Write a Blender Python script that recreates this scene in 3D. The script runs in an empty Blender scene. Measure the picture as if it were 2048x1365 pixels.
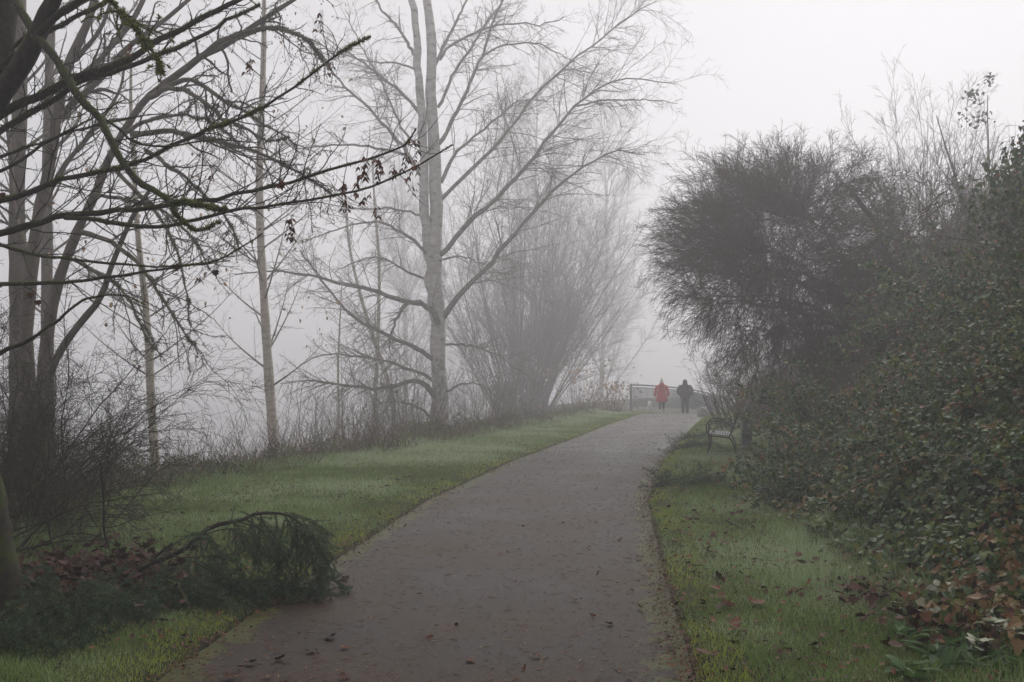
import bpy, math, random
import numpy as np
from mathutils import Vector, Matrix

RN = np.random.default_rng(11)
random.seed(5)
SC = bpy.context.scene
COL = SC.collection

# ------------------------------------------------------------------ camera
F, CH = 1991.0, 1.65
PITCH = math.atan(75.0 / F)
cam_d = bpy.data.cameras.new('camera')
cam_d.lens = 35.0
cam_d.sensor_width = 36.0
cam_d.clip_end = 3000
cam = bpy.data.objects.new('camera', cam_d)
COL.objects.link(cam)
cam.location = (0, 0, CH)
cam.rotation_euler = (math.radians(90) + PITCH, 0, 0)
SC.camera = cam

# ------------------------------------------------------------------ sky, sun, exposure
SUN_EL, SUN_ROT = math.radians(38), math.radians(25)
w = bpy.data.worlds.new("World")
SC.world = w
w.use_nodes = True
nt = w.node_tree
nt.nodes.clear()
sky = nt.nodes.new('ShaderNodeTexSky')
sky.sky_type = 'NISHITA'
sky.sun_disc = False
sky.sun_elevation = SUN_EL
sky.sun_rotation = SUN_ROT
sky.air_density = 1.0
sky.dust_density = 6.0
sky.ozone_density = 1.0
hsv = nt.nodes.new('ShaderNodeHueSaturation')        # overcast: the cloud deck takes the blue out of the sky
hsv.inputs['Saturation'].default_value = 0.15
gam = nt.nodes.new('ShaderNodeGamma')
gam.inputs['Gamma'].default_value = 0.17             # and evens it out
bg = nt.nodes.new('ShaderNodeBackground')
bg.inputs['Strength'].default_value = 0.083
wo = nt.nodes.new('ShaderNodeOutputWorld')
nt.links.new(sky.outputs[0], gam.inputs['Color'])
nt.links.new(gam.outputs[0], hsv.inputs['Color'])
tnt = nt.nodes.new('ShaderNodeMix'); tnt.data_type = 'RGBA'; tnt.blend_type = 'MULTIPLY'; tnt.inputs['Factor'].default_value = 1
tnt.inputs['B'].default_value = (.985, .985, 1.03, 1)
nt.links.new(hsv.outputs[0], tnt.inputs['A'])
nt.links.new(tnt.outputs['Result'], bg.inputs['Color'])
nt.links.new(bg.outputs[0], wo.inputs['Surface'])
sl = bpy.data.lights.new('sun', 'SUN')
sl.energy = 0.78
sl.angle = math.radians(60)
sl.color = (1.0, 0.985, 0.985)
so = bpy.data.objects.new('sun', sl)
COL.objects.link(so)
sd = Vector((math.sin(SUN_ROT) * math.cos(SUN_EL), math.cos(SUN_ROT) * math.cos(SUN_EL), math.sin(SUN_EL)))
so.rotation_euler = sd.to_track_quat('Z', 'Y').to_euler()
so.location = (0, 0, 60)
SC.view_settings.view_transform = 'Standard'
SC.view_settings.look = 'None'
SC.view_settings.exposure = 2.05
SC.view_settings.gamma = 1.0
SC.view_settings.use_curve_mapping = False
SC.cycles.use_denoising = True
SC.cycles.use_adaptive_sampling = False
SC.cycles.max_bounces = 12
SC.cycles.diffuse_bounces = 2
SC.cycles.glossy_bounces = 2
SC.cycles.volume_bounces = 8
HAZE_DENSITY = 0.008

# ------------------------------------------------------------------ helpers
cp, sp = math.cos(PITCH), math.sin(PITCH)

def px(x, y, d):
    """point at distance d (metres ahead) seen in direction of photo position x, y"""
    vx, vz = (x - 1024) / F, -(y - 682.5) / F
    dy, dz = cp - vz * sp, sp + vz * cp
    return np.array([vx / dy * d, d, CH + dz / dy * d])

def U(a, b, n=None):
    return RN.uniform(a, b, n)

def nrm(v):
    return v / np.maximum(np.linalg.norm(v, axis=-1, keepdims=True), 1e-9)

class MB:
    """collects geometry; build() links it as one mesh object"""
    def __init__(s):
        s.V, s.L, s.S, s.T, s.M, s.n, s.nl = [], [], [], [], [], 0, 0
    def add(s, V, Fa, tint=None, mi=0):
        V = np.asarray(V, float).reshape(-1, 3)
        Fa = np.asarray(Fa, np.int64)
        if len(Fa) == 0:
            return s
        k = Fa.shape[1]
        s.V.append(V)
        s.L.append((Fa + s.n).ravel())
        s.S.append(s.nl + np.arange(len(Fa)) * k)
        s.M.append(np.full(len(Fa), mi, np.int32))
        if tint is None:
            tint = np.full(len(V), 0.5)
        s.T.append(np.broadcast_to(np.asarray(tint, float), (len(V),)))
        s.n += len(V)
        s.nl += len(Fa) * k
        return s
    def mesh(s, name, mats, smooth=True):
        me = bpy.data.meshes.new(name)
        V, L, S = np.concatenate(s.V), np.concatenate(s.L), np.concatenate(s.S)
        me.vertices.add(len(V))
        me.vertices.foreach_set('co', V.astype(np.float32).ravel())
        me.loops.add(len(L))
        me.loops.foreach_set('vertex_index', L.astype(np.int32))
        me.polygons.add(len(S))
        me.polygons.foreach_set('loop_start', S.astype(np.int32))
        me.polygons.foreach_set('material_index', np.concatenate(s.M))
        me.polygons.foreach_set('use_smooth', np.full(len(S), smooth, bool))
        at = me.attributes.new('tint', 'FLOAT', 'POINT')
        at.data.foreach_set('value', np.concatenate(s.T).astype(np.float32))
        for m in (mats if isinstance(mats, (list, tuple)) else [mats]):
            me.materials.append(m)
        me.update(calc_edges=True)
        me.validate()
        return me
    def build(s, name, mats, parent=None, smooth=True, loc=None):
        o = bpy.data.objects.new(name, s.mesh(name, mats, smooth))
        COL.objects.link(o)
        if parent is not None:
            o.parent = parent
            # geometry is in world coordinates: undo the parent's place
            if loc is None:
                o.matrix_parent_inverse = Matrix.Translation(parent.location).inverted()
        return o

def tag(o, label=None, cat=None, group=None, kind=None):
    if label: o['label'] = label
    if cat: o['category'] = cat
    if group: o['group'] = group
    if kind: o['kind'] = kind
    return o

def thing(name, loc, label, cat, group=None, rz=0.0):
    o = bpy.data.objects.new(name, None)
    o.empty_display_size = 0.2
    COL.objects.link(o)
    o.location = loc
    o.rotation_euler = (0, 0, rz)
    return tag(o, label, cat, group)

def copy_thing(src, loc, rz, sc, label=None, group=None):
    c = src.copy(); COL.objects.link(c)
    c.location = loc; c.rotation_euler = (0, 0, rz); c.scale = (sc, sc, sc)
    if label: c['label'] = label
    if group: c['group'] = group
    for ch in src.children:
        d = ch.copy(); COL.objects.link(d); d.parent = c
        d.matrix_parent_inverse = ch.matrix_parent_inverse.copy()
        for g in ch.children:
            e = g.copy(); COL.objects.link(e); e.parent = d
            e.matrix_parent_inverse = g.matrix_parent_inverse.copy()
    return c

# ---- tubes
def tubes(mb, P, Rr, k=3, tint=None, mi=0):
    """P (n,m,3) polylines, Rr (n,m) radii"""
    P = np.asarray(P, float); Rr = np.asarray(Rr, float)
    n, m, _ = P.shape
    if n == 0: return
    T = nrm(np.gradient(P, axis=1))
    avg = nrm(P[:, -1] - P[:, 0])
    ref = np.where(np.abs(avg[:, 2:3]) < 0.8, np.array([[0, 0, 1.0]]), np.array([[1.0, 0, 0]]))
    ref = np.repeat(ref[:, None], m, 1)
    N = nrm(np.cross(T, ref)); B = np.cross(T, N)
    a = np.arange(k) / k * 2 * np.pi
    V = P[:, :, None] + Rr[:, :, None, None] * (np.cos(a)[None, None, :, None] * N[:, :, None] + np.sin(a)[None, None, :, None] * B[:, :, None])
    base = (np.arange(n) * m * k)[:, None, None]
    i = (np.arange(m - 1) * k)[None, :, None]
    j = np.arange(k)[None, None, :]; j2 = (j + 1) % k
    Fa = np.stack([base + i + j, base + i + j2, base + i + k + j2, base + i + k + j], -1).reshape(-1, 4)
    t = None
    if tint is not None:
        t = np.repeat(np.broadcast_to(tint, (n,)), m * k)
    mb.add(V.reshape(-1, 3), Fa, t, mi)

def catmull(pts, per=5):
    pts = np.asarray(pts, float)
    p = np.vstack([2 * pts[0] - pts[1], pts, 2 * pts[-1] - pts[-2]])
    out = []
    for i in range(1, len(p) - 2):
        t = np.linspace(0, 1, per, endpoint=False)[:, None]
        a, b, c, d = p[i - 1], p[i], p[i + 1], p[i + 2]
        out.append(0.5 * (2 * b + (c - a) * t + (2 * a - 5 * b + 4 * c - d) * t * t + (3 * b - a - 3 * c + d) * t ** 3))
    out.append(pts[-1:])
    return np.vstack(out)

def resample(P, m):
    s = np.concatenate([[0], np.cumsum(np.linalg.norm(np.diff(P, axis=0), axis=1))])
    u = np.linspace(0, s[-1], m)
    return np.stack([np.interp(u, s, P[:, c]) for c in range(3)], -1)

def limb(pts, d0, d1, w0, w1, m=18, jit=0.0):
    """main limb traced in the photo, given its own depth run d0 -> d1 and width in photo pixels"""
    n = len(pts)
    ds = np.linspace(d0, d1, n)
    P = catmull([px(x, y, d) for (x, y), d in zip(pts, ds)])
    P = resample(P, m)
    if jit:
        P[1:-1] += RN.normal(0, jit, (m - 2, 3))
    r = np.linspace(w0, w1, m) * 0.5 * P[:, 1] / F
    r = r * (1 + RN.normal(0, .05, m)) * (1 + .10 * (vnoise(np.arange(m) * .7, np.zeros(m) + w0, 91) - .5))
    return P, r

def grow(start, d, length, r0, m=5, wander=0.12, g=0.0, r1=0.35):
    start = np.asarray(start, float); d = nrm(np.asarray(d, float))
    n = len(start)
    P = np.zeros((n, m, 3)); P[:, 0] = start
    step = (np.asarray(length) / (m - 1))[:, None]
    gg = np.zeros((n, 3)); gg[:, 2] = g
    for i in range(1, m):
        d = nrm(d + RN.normal(0, wander, (n, 3)) + gg)
        P[:, i] = P[:, i - 1] + d * step
    Rr = np.asarray(r0)[:, None] * np.linspace(1, r1, m)[None]
    return P, Rr

def spawn(P, Rr, dens=3.0, t=(0.15, 1.0), ang=(30, 65), lf=0.5, lmin=0.05, lmax=9, rf=0.6, rmax=9, taper=0.7, bias=None, bw=0.0):
    n, m, _ = P.shape
    ln = np.linalg.norm(np.diff(P, axis=1), axis=2).sum(1)
    cnt = np.maximum(1, np.floor(ln * dens + U(0, 1, n))).astype(int)
    idx = np.repeat(np.arange(n), cnt)
    tt = U(t[0], t[1], len(idx))
    f = tt * (m - 1); i = np.minimum(f.astype(int), m - 2); fr = (f - i)[:, None]
    pos = P[idx, i] * (1 - fr) + P[idx, i + 1] * fr
    tan = nrm(P[idx, i + 1] - P[idx, i])
    r = Rr[idx, i] * (1 - fr[:, 0]) + Rr[idx, i + 1] * fr[:, 0]
    q = nrm(np.cross(tan, RN.normal(0, 1, tan.shape)))
    if bias is not None:
        q = nrm(q + np.asarray(bias)[None] * bw)
    a = np.radians(U(ang[0], ang[1], len(idx)))[:, None]
    d = np.cos(a) * tan + np.sin(a) * q
    L = np.clip(ln[idx] * lf * U(0.45, 1.2, len(idx)) * (1.1 - taper * tt), lmin, lmax)
    return pos, d, L, np.minimum(r * rf, rmax)

def cat_limbs(ls, m=18):
    return np.stack([resample(l[0], m) for l in ls]), np.stack([np.interp(np.linspace(0, 1, m), np.linspace(0, 1, len(l[1])), l[1]) for l in ls])

# ---- leaf templates: (verts, tris); x across, y along, z out of the leaf
def tmpl(outline, mid_z=0.0, cup=0.0):
    V = [(0, 0.45, mid_z)] + [(x, y, cup * abs(x)) for x, y in outline]
    n = len(outline)
    Fa = [(0, 1 + i, 1 + (i + 1) % n) for i in range(n)]
    return np.array(V), np.array(Fa)
OVAL = tmpl([(0, 0), (.24, .18), (.33, .45), (.2, .78), (0, 1), (-.2, .78), (-.33, .45), (-.24, .18)], 0.0, 0.25)
IVY = tmpl([(0, 0), (.3, .02), (.46, .3), (.24, .5), (.16, .75), (0, 1), (-.16, .75), (-.24, .5), (-.46, .3), (-.3, .02)], 0.0, 0.2)
DIAM = (np.array([(0, 0, 0), (.3, .42, .08), (0, 1, 0), (-.3, .42, .08)]), np.array([(0, 1, 2), (0, 2, 3)]))
NARROW = (np.array([(0, 0, 0), (.11, .4, .03), (0, 1, 0), (-.11, .4, .03)]), np.array([(0, 1, 2), (0, 2, 3)]))
BLADE = (np.array([(-.5, 0, 0), (.5, 0, 0), (0, 1, 0)]), np.array([(0, 1, 2)]))
MAPLE = tmpl([(0, 0), (.14, .1), (.42, .02), (.38, .2), (.56, .36), (.34, .46), (.42, .72), (.2, .66), (.12, .8), (0, 1),
              (-.12, .8), (-.2, .66), (-.42, .72), (-.34, .46), (-.56, .36), (-.38, .2), (-.42, .02), (-.14, .1)], 0.0, 0.1)

def leaves(mb, pos, axis, normal, size, T, tint=None, wid=1.0, mi=0, curl=0.0):
    pos = np.asarray(pos, float); n = len(pos)
    if n == 0: return
    A = nrm(np.asarray(axis, float))
    N = np.asarray(normal, float)
    B = nrm(np.cross(A, N)); N = np.cross(B, A)
    tv, tf = T
    s = np.broadcast_to(np.asarray(size, float), (n,))[:, None, None]
    wv = np.broadcast_to(np.asarray(wid, float), (n,))[:, None, None]
    tz = tv[:, 2] - curl * tv[:, 1] ** 2
    V = pos[:, None] + s * (wv * tv[None, :, 0:1] * B[:, None] + tv[None, :, 1:2] * A[:, None] + tz[None, :, None] * N[:, None])
    m = len(tv)
    Fa = (np.arange(n) * m)[:, None, None] + tf[None]
    t = None if tint is None else np.repeat(np.broadcast_to(tint, (n,)), m)
    mb.add(V.reshape(-1, 3), Fa.reshape(-1, 3), t, mi)

# ---- smooth value noise
def vnoise(x, y, seed=0):
    xi, yi = np.floor(x).astype(np.int64), np.floor(y).astype(np.int64)
    fx, fy = x - xi, y - yi
    fx, fy = fx * fx * (3 - 2 * fx), fy * fy * (3 - 2 * fy)
    def h(a, b):
        v = np.sin(a * 127.1 + b * 311.7 + seed * 74.7) * 43758.5453
        return v - np.floor(v)
    return (h(xi, yi) * (1 - fx) * (1 - fy) + h(xi + 1, yi) * fx * (1 - fy) + h(xi, yi + 1) * (1 - fx) * fy + h(xi + 1, yi + 1) * fx * fy)

# ------------------------------------------------------------------ materials
def new_mat(name):
    m = bpy.data.materials.new(name)
    m.use_nodes = True
    nt = m.node_tree
    return m, nt, nt.nodes['Principled BSDF']

def ramp(nt, stops, interp='LINEAR'):
    r = nt.nodes.new('ShaderNodeValToRGB')
    r.color_ramp.interpolation = interp
    el = r.color_ramp.elements
    while len(el) < len(stops): el.new(0.5)
    for e, (p, c) in zip(el, stops):
        e.position = p; e.color = (*c, 1)
    return r

def noise(nt, scale, detail=4, rough=0.6, coord='Object'):
    tc = nt.nodes.new('ShaderNodeTexCoord')
    nz = nt.nodes.new('ShaderNodeTexNoise')
    nz.inputs['Scale'].default_value = scale
    nz.inputs['Detail'].default_value = detail
    nz.inputs['Roughness'].default_value = rough
    nt.links.new(tc.outputs[coord], nz.inputs['Vector'])
    return nz

def tint_mat(name, stops, rough=0.6, spec=0.4, sss=0.0):
    """each leaf, blade or twig carries its own natural colour number 'tint'"""
    m, nt, b = new_mat(name)
    a = nt.nodes.new('ShaderNodeAttribute'); a.attribute_name = 'tint'
    r = ramp(nt, stops)
    nt.links.new(a.outputs['Fac'], r.inputs[0])
    nt.links.new(r.outputs[0], b.inputs['Base Color'])
    b.inputs['Roughness'].default_value = rough
    b.inputs['Specular IOR Level'].default_value = spec
    if sss:                                          # thin leaves let light through
        tr = nt.nodes.new('ShaderNodeBsdfTranslucent'); ms = nt.nodes.new('ShaderNodeMixShader')
        ms.inputs[0].default_value = sss
        nt.links.new(r.outputs[0], tr.inputs['Color'])
        nt.links.new(b.outputs[0], ms.inputs[1]); nt.links.new(tr.outputs[0], ms.inputs[2])
        nt.links.new(ms.outputs[0], nt.nodes['Material Output'].inputs['Surface'])
    return m

def bark_mat(name, stops, scale=8, rough=0.85, moss=None, moss_amt=0.5, stretch=None, bump=0.4):
    m, nt, b = new_mat(name)
    nz = noise(nt, scale, 6, 0.65)
    if stretch:
        mp = nt.nodes.new('ShaderNodeMapping'); mp.inputs['Scale'].default_value = stretch
        tc = nt.nodes.new('ShaderNodeTexCoord')
        nt.links.new(tc.outputs['Object'], mp.inputs[0]); nt.links.new(mp.outputs[0], nz.inputs['Vector'])
    r = ramp(nt, stops)
    nt.links.new(nz.outputs['Fac'], r.inputs[0])
    col = r.outputs[0]
    if moss:
        n2 = noise(nt, 5.0, 5, 0.7)
        geo = nt.nodes.new('ShaderNodeNewGeometry')
        sep = nt.nodes.new('ShaderNodeSeparateXYZ')
        nt.links.new(geo.outputs['Normal'], sep.inputs[0])
        ad = nt.nodes.new('ShaderNodeMath'); ad.operation = 'MULTIPLY_ADD'
        ad.inputs[1].default_value = 0.22
        nt.links.new(sep.outputs['Z'], ad.inputs[0]); nt.links.new(n2.outputs['Fac'], ad.inputs[2])
        rr = ramp(nt, [(0.62 - moss_amt * 0.25, (0, 0, 0)), (0.72 - moss_amt * 0.25, (1, 1, 1))])
        nt.links.new(ad.outputs[0], rr.inputs[0])
        mx = nt.nodes.new('ShaderNodeMix'); mx.data_type = 'RGBA'
        nt.links.new(rr.outputs[0], mx.inputs['Factor'])
        nt.links.new(col, mx.inputs['A'])
        mx.inputs['B'].default_value = (*moss, 1)
        col = mx.outputs['Result']
    nt.links.new(col, b.inputs['Base Color'])
    b.inputs['Roughness'].default_value = rough
    b.inputs['Specular IOR Level'].default_value = 0.25
    bp = nt.nodes.new('ShaderNodeBump'); bp.inputs['Strength'].default_value = bump; bp.inputs['Distance'].default_value = 0.02
    nt.links.new(nz.outputs['Fac'], bp.inputs['Height']); nt.links.new(bp.outputs[0], b.inputs['Normal'])
    return m

def plain_mat(name, c, rough=0.7, metal=0.0, var=0.25, scale=12):
    m, nt, b = new_mat(name)
    nz = noise(nt, scale, 4)
    c = np.array(c)
    r = ramp(nt, [(0.3, tuple(c * (1 - var))), (0.7, tuple(np.minimum(c * (1 + var), 1)))])
    nt.links.new(nz.outputs['Fac'], r.inputs[0]); nt.links.new(r.outputs[0], b.inputs['Base Color'])
    b.inputs['Roughness'].default_value = rough; b.inputs['Metallic'].default_value = metal
    return m

M_MOSSY = bark_mat('mossy maple bark', [(0.3, (.022, .017, .013)), (0.7, (.07, .055, .042))], 22, moss=(.055, .066, .018), moss_amt=0.5)
M_TWIG = bark_mat('dark twig bark', [(0.3, (.022, .016, .013)), (0.7, (.06, .046, .038))], 25, moss=(.07, .075, .03), moss_amt=0.15, bump=0.1)
M_GREY = bark_mat('grey maple bark', [(0.3, (.085, .062, .048)), (0.7, (.21, .165, .135))], 7, moss=(.10, .105, .05), moss_amt=0.25, stretch=(1, 1, .35))
M_LICH = bark_mat('lichen twig bark', [(0.3, (.045, .042, .03)), (0.7, (.13, .125, .085))], 9, bump=0.1)
M_PALE = bark_mat('pale alder bark', [(0.3, (.36, .31, .25)), (0.52, (.62, .55, .46)), (0.75, (.70, .63, .54))], 5, stretch=(1, 1, 2.5), bump=0.2)
M_BIRCH = bark_mat('birch bark', [(0.30, (.08, .07, .06)), (0.40, (.50, .46, .43)), (0.7, (.78, .74, .71))], 2.2, stretch=(1.3, 1.3, 2.2), bump=0.2)
M_BRANCH = bark_mat('birch branch bark', [(0.3, (.17, .145, .125)), (0.7, (.34, .30, .26))], 6, moss=(.10, .10, .035), moss_amt=0.3, bump=0.2)
M_FAR = bark_mat('far tree bark', [(0.3, (.08, .066, .056)), (0.7, (.16, .135, .115))], 6, bump=0.1)
M_HAW = bark_mat('thicket twig bark', [(0.3, (.065, .034, .018)), (0.7, (.16, .088, .05))], 9, moss=(.055, .05, .02), moss_amt=0.2, bump=0.1)
M_MOSS = tint_mat('moss tufts', [(0, (.07, .09, .015)), (0.6, (.19, .215, .04)), (1, (.30, .31, .11))], 0.9, 0.1, .25)
M_BROWN = tint_mat('dead leaves', [(0, (.04, .015, .008)), (0.35, (.085, .03, .013)), (0.7, (.16, .06, .026)), (0.9, (.27, .15, .075)), (1, (.45, .3, .18))], 0.65, 0.2)
M_TAN = tint_mat('pale hanging leaves', [(0, (.2, .10, .045)), (0.5, (.42, .26, .13)), (1, (.7, .52, .32))], 0.6, 0.3, .4)
M_SAMARA = tint_mat('maple keys', [(0, (.07, .028, .016)), (0.6, (.16, .06, .03)), (1, (.27, .11, .05))], 0.6, 0.3)
M_IVY = tint_mat('bramble and ivy leaves', [(0, (.036, .066, .022)), (0.35, (.066, .118, .036)), (0.6, (.14, .185, .042)), (0.72, (.21, .19, .036)), (0.82, (.20, .095, .04)), (0.92, (.31, .19, .08)), (0.965, (.22, .2, .07)), (1, (.5, .48, .36))], 0.42, 0.34, .25)
M_WEED = tint_mat('undergrowth leaves', [(0, (.05, .09, .03)), (0.4, (.19, .23, .07)), (0.6, (.28, .19, .09)), (0.8, (.32, .17, .08)), (0.93, (.42, .26, .09)), (1, (.5, .25, .09))], 0.6, 0.25, .3)
M_GRASS = tint_mat('grass blades', [(0, (.10, .16, .035)), (0.4, (.24, .34, .10)), (0.7, (.54, .62, .42)), (0.74, (.30, .36, .06)), (0.9, (.46, .50, .06)), (1, (.52, .48, .12))], 0.6, 0.2, .4)
M_FIR = tint_mat('fir needles', [(0, (.025, .055, .022)), (0.6, (.075, .13, .055)), (1, (.19, .26, .17))], 0.55, 0.25, .2)
M_CANE = tint_mat('bramble canes', [(0, (.05, .02, .016)), (0.6, (.12, .06, .035)), (1, (.32, .25, .15))], .7, .2)
M_DOCK = tint_mat('dock leaves', [(0, (.03, .075, .016)), (0.6, (.06, .13, .03)), (1, (.11, .2, .06))], 0.5, 0.25, .35)
M_CREAM = tint_mat('cream bramble leaves', [(0, (.10, .13, .06)), (0.5, (.24, .26, .15)), (1, (.55, .54, .40))], 0.5, 0.3)

# ------------------------------------------------------------------ terrain
YT = np.array([-60, 0, 5, 7.5, 13.5, 20, 28, 34, 43, 50, 60, 70, 90, 140, 400.])
XT = np.array([-2.0, -0.8, -0.52, -0.3, 0.33, 1.5, 3.3, 4.6, 6.7, 8.5, 13.5, 20., 40, 100, 480.])
def xc(y): return np.interp(y, YT, XT)
def hw(y): return np.interp(y, [0, 20, 50], [1.47, 1.5, 1.55])
def Lg(y): return np.interp(y, [-20, 0, 9.6, 13.5, 18.5, 25.7, 45, 55, 70, 120], [-4.2, -4.4, -4.8, -6.1, -5.2, -4.4, -3.7, -5, -20, -60])
def Rg(y): return np.interp(y, [-20, 0, 4.5, 5.8, 6.6, 7.5, 9.6, 17, 20, 22, 25, 29, 35, 50], [3.4, 3.5, 3.45, 3.3, 3.05, 2.9, 2.95, 3.2, 3.65, 4.1, 4.2, 3.9, 2.9, 2.2])
HT = np.array([0, .5, 1.2, 2.5, 4.5, 7, 10, 15, 30, 80, 400])
HZ = np.array([0, .14, .48, 1.45, 3.4, 6.0, 8.2, 10.2, 12, 13, 13.])
def hz(x, y):
    x = np.asarray(x, float); y = np.asarray(y, float)
    c = xc(y); o = x - c
    z = -np.clip((y - 47) * 0.04, 0, 0.7)
    nz = vnoise(x * .9, y * .9, 3) * 0.6 + vnoise(x * 2.7, y * 2.7, 5) * 0.3
    t = np.maximum(0, o - Rg(y))
    k = np.clip((y - 38) / 30, 0, 1)
    z = z + np.interp(t, HT, HZ) * (1 - 0.35 * k)
    z = z + np.clip(t, 0, 1.5) / 1.5 * (vnoise(x * .6, y * .6, 1) * .7 + vnoise(x * 1.7, y * 1.7, 2) * .3 - 0.45)
    u = np.maximum(0, Lg(y) - o)
    z = z - np.interp(u, [0, .6, 2, 6, 9, 20, 400], [0, .1, .5, 2.2, 3.7, 6, 9])
    off = np.abs(o) - hw(y)
    g = np.clip(off / 0.25, 0, 1)
    z = z + g * (0.01 + nz * 0.05) * np.clip(1 - t, 0.2, 1)
    z = z - 0.05 * np.clip(1 - np.maximum(off, 0) / 0.06, 0, 1) * (off < 0.06)    # earth under the path sits lower
    return z

def axis_lines(spec):
    out = []
    for a, b, s in spec:
        out.append(np.arange(a, b, s))
    return np.unique(np.round(np.concatenate(out + [[spec[-1][1]]]), 4))
gx = axis_lines([(-420, -60, 30), (-60, -14, 3), (-14, -6, .4), (-6, 12, .14), (12, 30, .5), (30, 80, 3), (80, 420, 30)])
gy = axis_lines([(-60, 2, 4), (2, 14, .15), (14, 30, .3), (30, 70, .6), (70, 140, 4), (140, 520, 30)])
GX, GY = np.meshgrid(gx, gy)
GZ = hz(GX, GY)
nx, ny = len(gx), len(gy)
ii = (np.arange(ny - 1) * nx)[:, None] + np.arange(nx - 1)[None]
ii = ii.ravel()
m, nt, b = new_mat('earth and moss')
n1 = noise(nt, 1.3, 8, 0.65); n2 = noise(nt, 35, 5, 0.7)
r1 = ramp(nt, [(0.32, (.04, .034, .02)), (0.5, (.07, .085, .03)), (0.72, (.10, .12, .03))])
r2 = ramp(nt, [(0.3, (.35, .35, .35)), (0.7, (1.2, 1.15, 1.1))])
mx = nt.nodes.new('ShaderNodeMix'); mx.data_type = 'RGBA'; mx.blend_type = 'MULTIPLY'; mx.inputs['Factor'].default_value = 1
nt.links.new(n1.outputs['Fac'], r1.inputs[0]); nt.links.new(n2.outputs['Fac'], r2.inputs[0])
nt.links.new(r1.outputs[0], mx.inputs['A']); nt.links.new(r2.outputs[0], mx.inputs['B'])
# bank soil is brown where the ground is steep
geo = nt.nodes.new('ShaderNodeNewGeometry'); sep = nt.nodes.new('ShaderNodeSeparateXYZ')
nt.links.new(geo.outputs['True Normal'], sep.inputs[0])
rs = ramp(nt, [(0.88, (1, 1, 1)), (0.97, (0, 0, 0))]); nt.links.new(sep.outputs['Z'], rs.inputs[0])
mx2 = nt.nodes.new('ShaderNodeMix'); mx2.data_type = 'RGBA'
nt.links.new(rs.outputs[0], mx2.inputs['Factor']); nt.links.new(mx.outputs['Result'], mx2.inputs['A']); mx2.inputs['B'].default_value = (.022, .017, .012, 1)
nt.links.new(mx2.outputs['Result'], b.inputs['Base Color']); b.inputs['Roughness'].default_value = .95
b.inputs['Specular IOR Level'].default_value = 0.15
bp = nt.nodes.new('ShaderNodeBump'); bp.inputs['Distance'].default_value = .03; bp.inputs['Strength'].default_value = .8
nt.links.new(n2.outputs['Fac'], bp.inputs['Height']); nt.links.new(bp.outputs[0], b.inputs['Normal'])
M_EARTH = m
mb = MB().add(np.stack([GX, GY, GZ], -1).reshape(-1, 3), np.stack([ii, ii + 1, ii + nx + 1, ii + nx], -1))
tag(mb.build('ground', M_EARTH), kind='structure')

# ---- path: tint = 0 at the edges .. 1 in the middle (moss creeps in from the edges)
m, nt, b = new_mat('wet asphalt')
a = nt.nodes.new('ShaderNodeAttribute'); a.attribute_name = 'tint'
tc = nt.nodes.new('ShaderNodeTexCoord'); sep = nt.nodes.new('ShaderNodeSeparateXYZ'); nt.links.new(tc.outputs['Object'], sep.inputs[0])
nA = noise(nt, 48, 8, 0.9); nB = noise(nt, 0.7, 5, 0.6); nC = noise(nt, 3.5, 6, 0.7); nD = noise(nt, 45, 4, .8)
rA = ramp(nt, [(0.36, (.22, .22, .22)), (0.5, (.9, .9, .9)), (0.58, (1.5, 1.45, 1.4)), (0.66, (3.6, 3.5, 3.3))])
rB = ramp(nt, [(0.36, (.023, .0128, .0062)), (0.46, (.032, .0183, .0092)), (0.62, (.057, .034, .018))])
nt.links.new(nA.outputs['Fac'], rA.inputs[0]); nt.links.new(nB.outputs['Fac'], rB.inputs[0])
mu = nt.nodes.new('ShaderNodeMix'); mu.data_type = 'RGBA'; mu.blend_type = 'MULTIPLY'; mu.inputs['Factor'].default_value = 1
nt.links.new(rB.outputs[0], mu.inputs['A']); nt.links.new(rA.outputs[0], mu.inputs['B'])
# older brown surface beyond the joint at 22 m, grey again past 41 m
ry = ramp(nt, [(0.218, (0, 0, 0)), (0.222, (1, 1, 1)), (0.41, (1, 1, 1)), (0.415, (0, 0, 0))])
dv = nt.nodes.new('ShaderNodeMath'); dv.operation = 'DIVIDE'; dv.inputs[1].default_value = 100
nt.links.new(sep.outputs['Y'], dv.inputs[0]); nt.links.new(dv.outputs[0], ry.inputs[0])
mo = nt.nodes.new('ShaderNodeMix'); mo.data_type = 'RGBA'
nt.links.new(ry.outputs[0], mo.inputs['Factor']); nt.links.new(mu.outputs['Result'], mo.inputs['A'])
rO = ramp(nt, [(0.3, (.042, .031, .026)), (0.7, (.078, .058, .047))]); nt.links.new(nC.outputs['Fac'], rO.inputs[0]); nt.links.new(rO.outputs[0], mo.inputs['B'])
# moss
ad = nt.nodes.new('ShaderNodeMath'); ad.operation = 'MULTIPLY_ADD'; ad.inputs[1].default_value = -0.75
nt.links.new(nC.outputs['Fac'], ad.inputs[0]); nt.links.new(a.outputs['Fac'], ad.inputs[2])
rM = ramp(nt, [(0.0, (1, 1, 1)), (0.06, (0, 0, 0))])
ad2 = nt.nodes.new('ShaderNodeMath'); ad2.operation = 'ADD'; ad2.inputs[1].default_value = 0.30; nt.links.new(ad.outputs[0], ad2.inputs[0])
nt.links.new(ad2.outputs[0], rM.inputs[0])
m3 = nt.nodes.new('ShaderNodeMath'); m3.operation = 'MULTIPLY'; nt.links.new(rM.outputs[0], m3.inputs[0])
rD = ramp(nt, [(0.35, (.25, .25, .25)), (0.6, (1, 1, 1))]); nt.links.new(nD.outputs['Fac'], rD.inputs[0]); nt.links.new(rD.outputs[0], m3.inputs[1])
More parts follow.
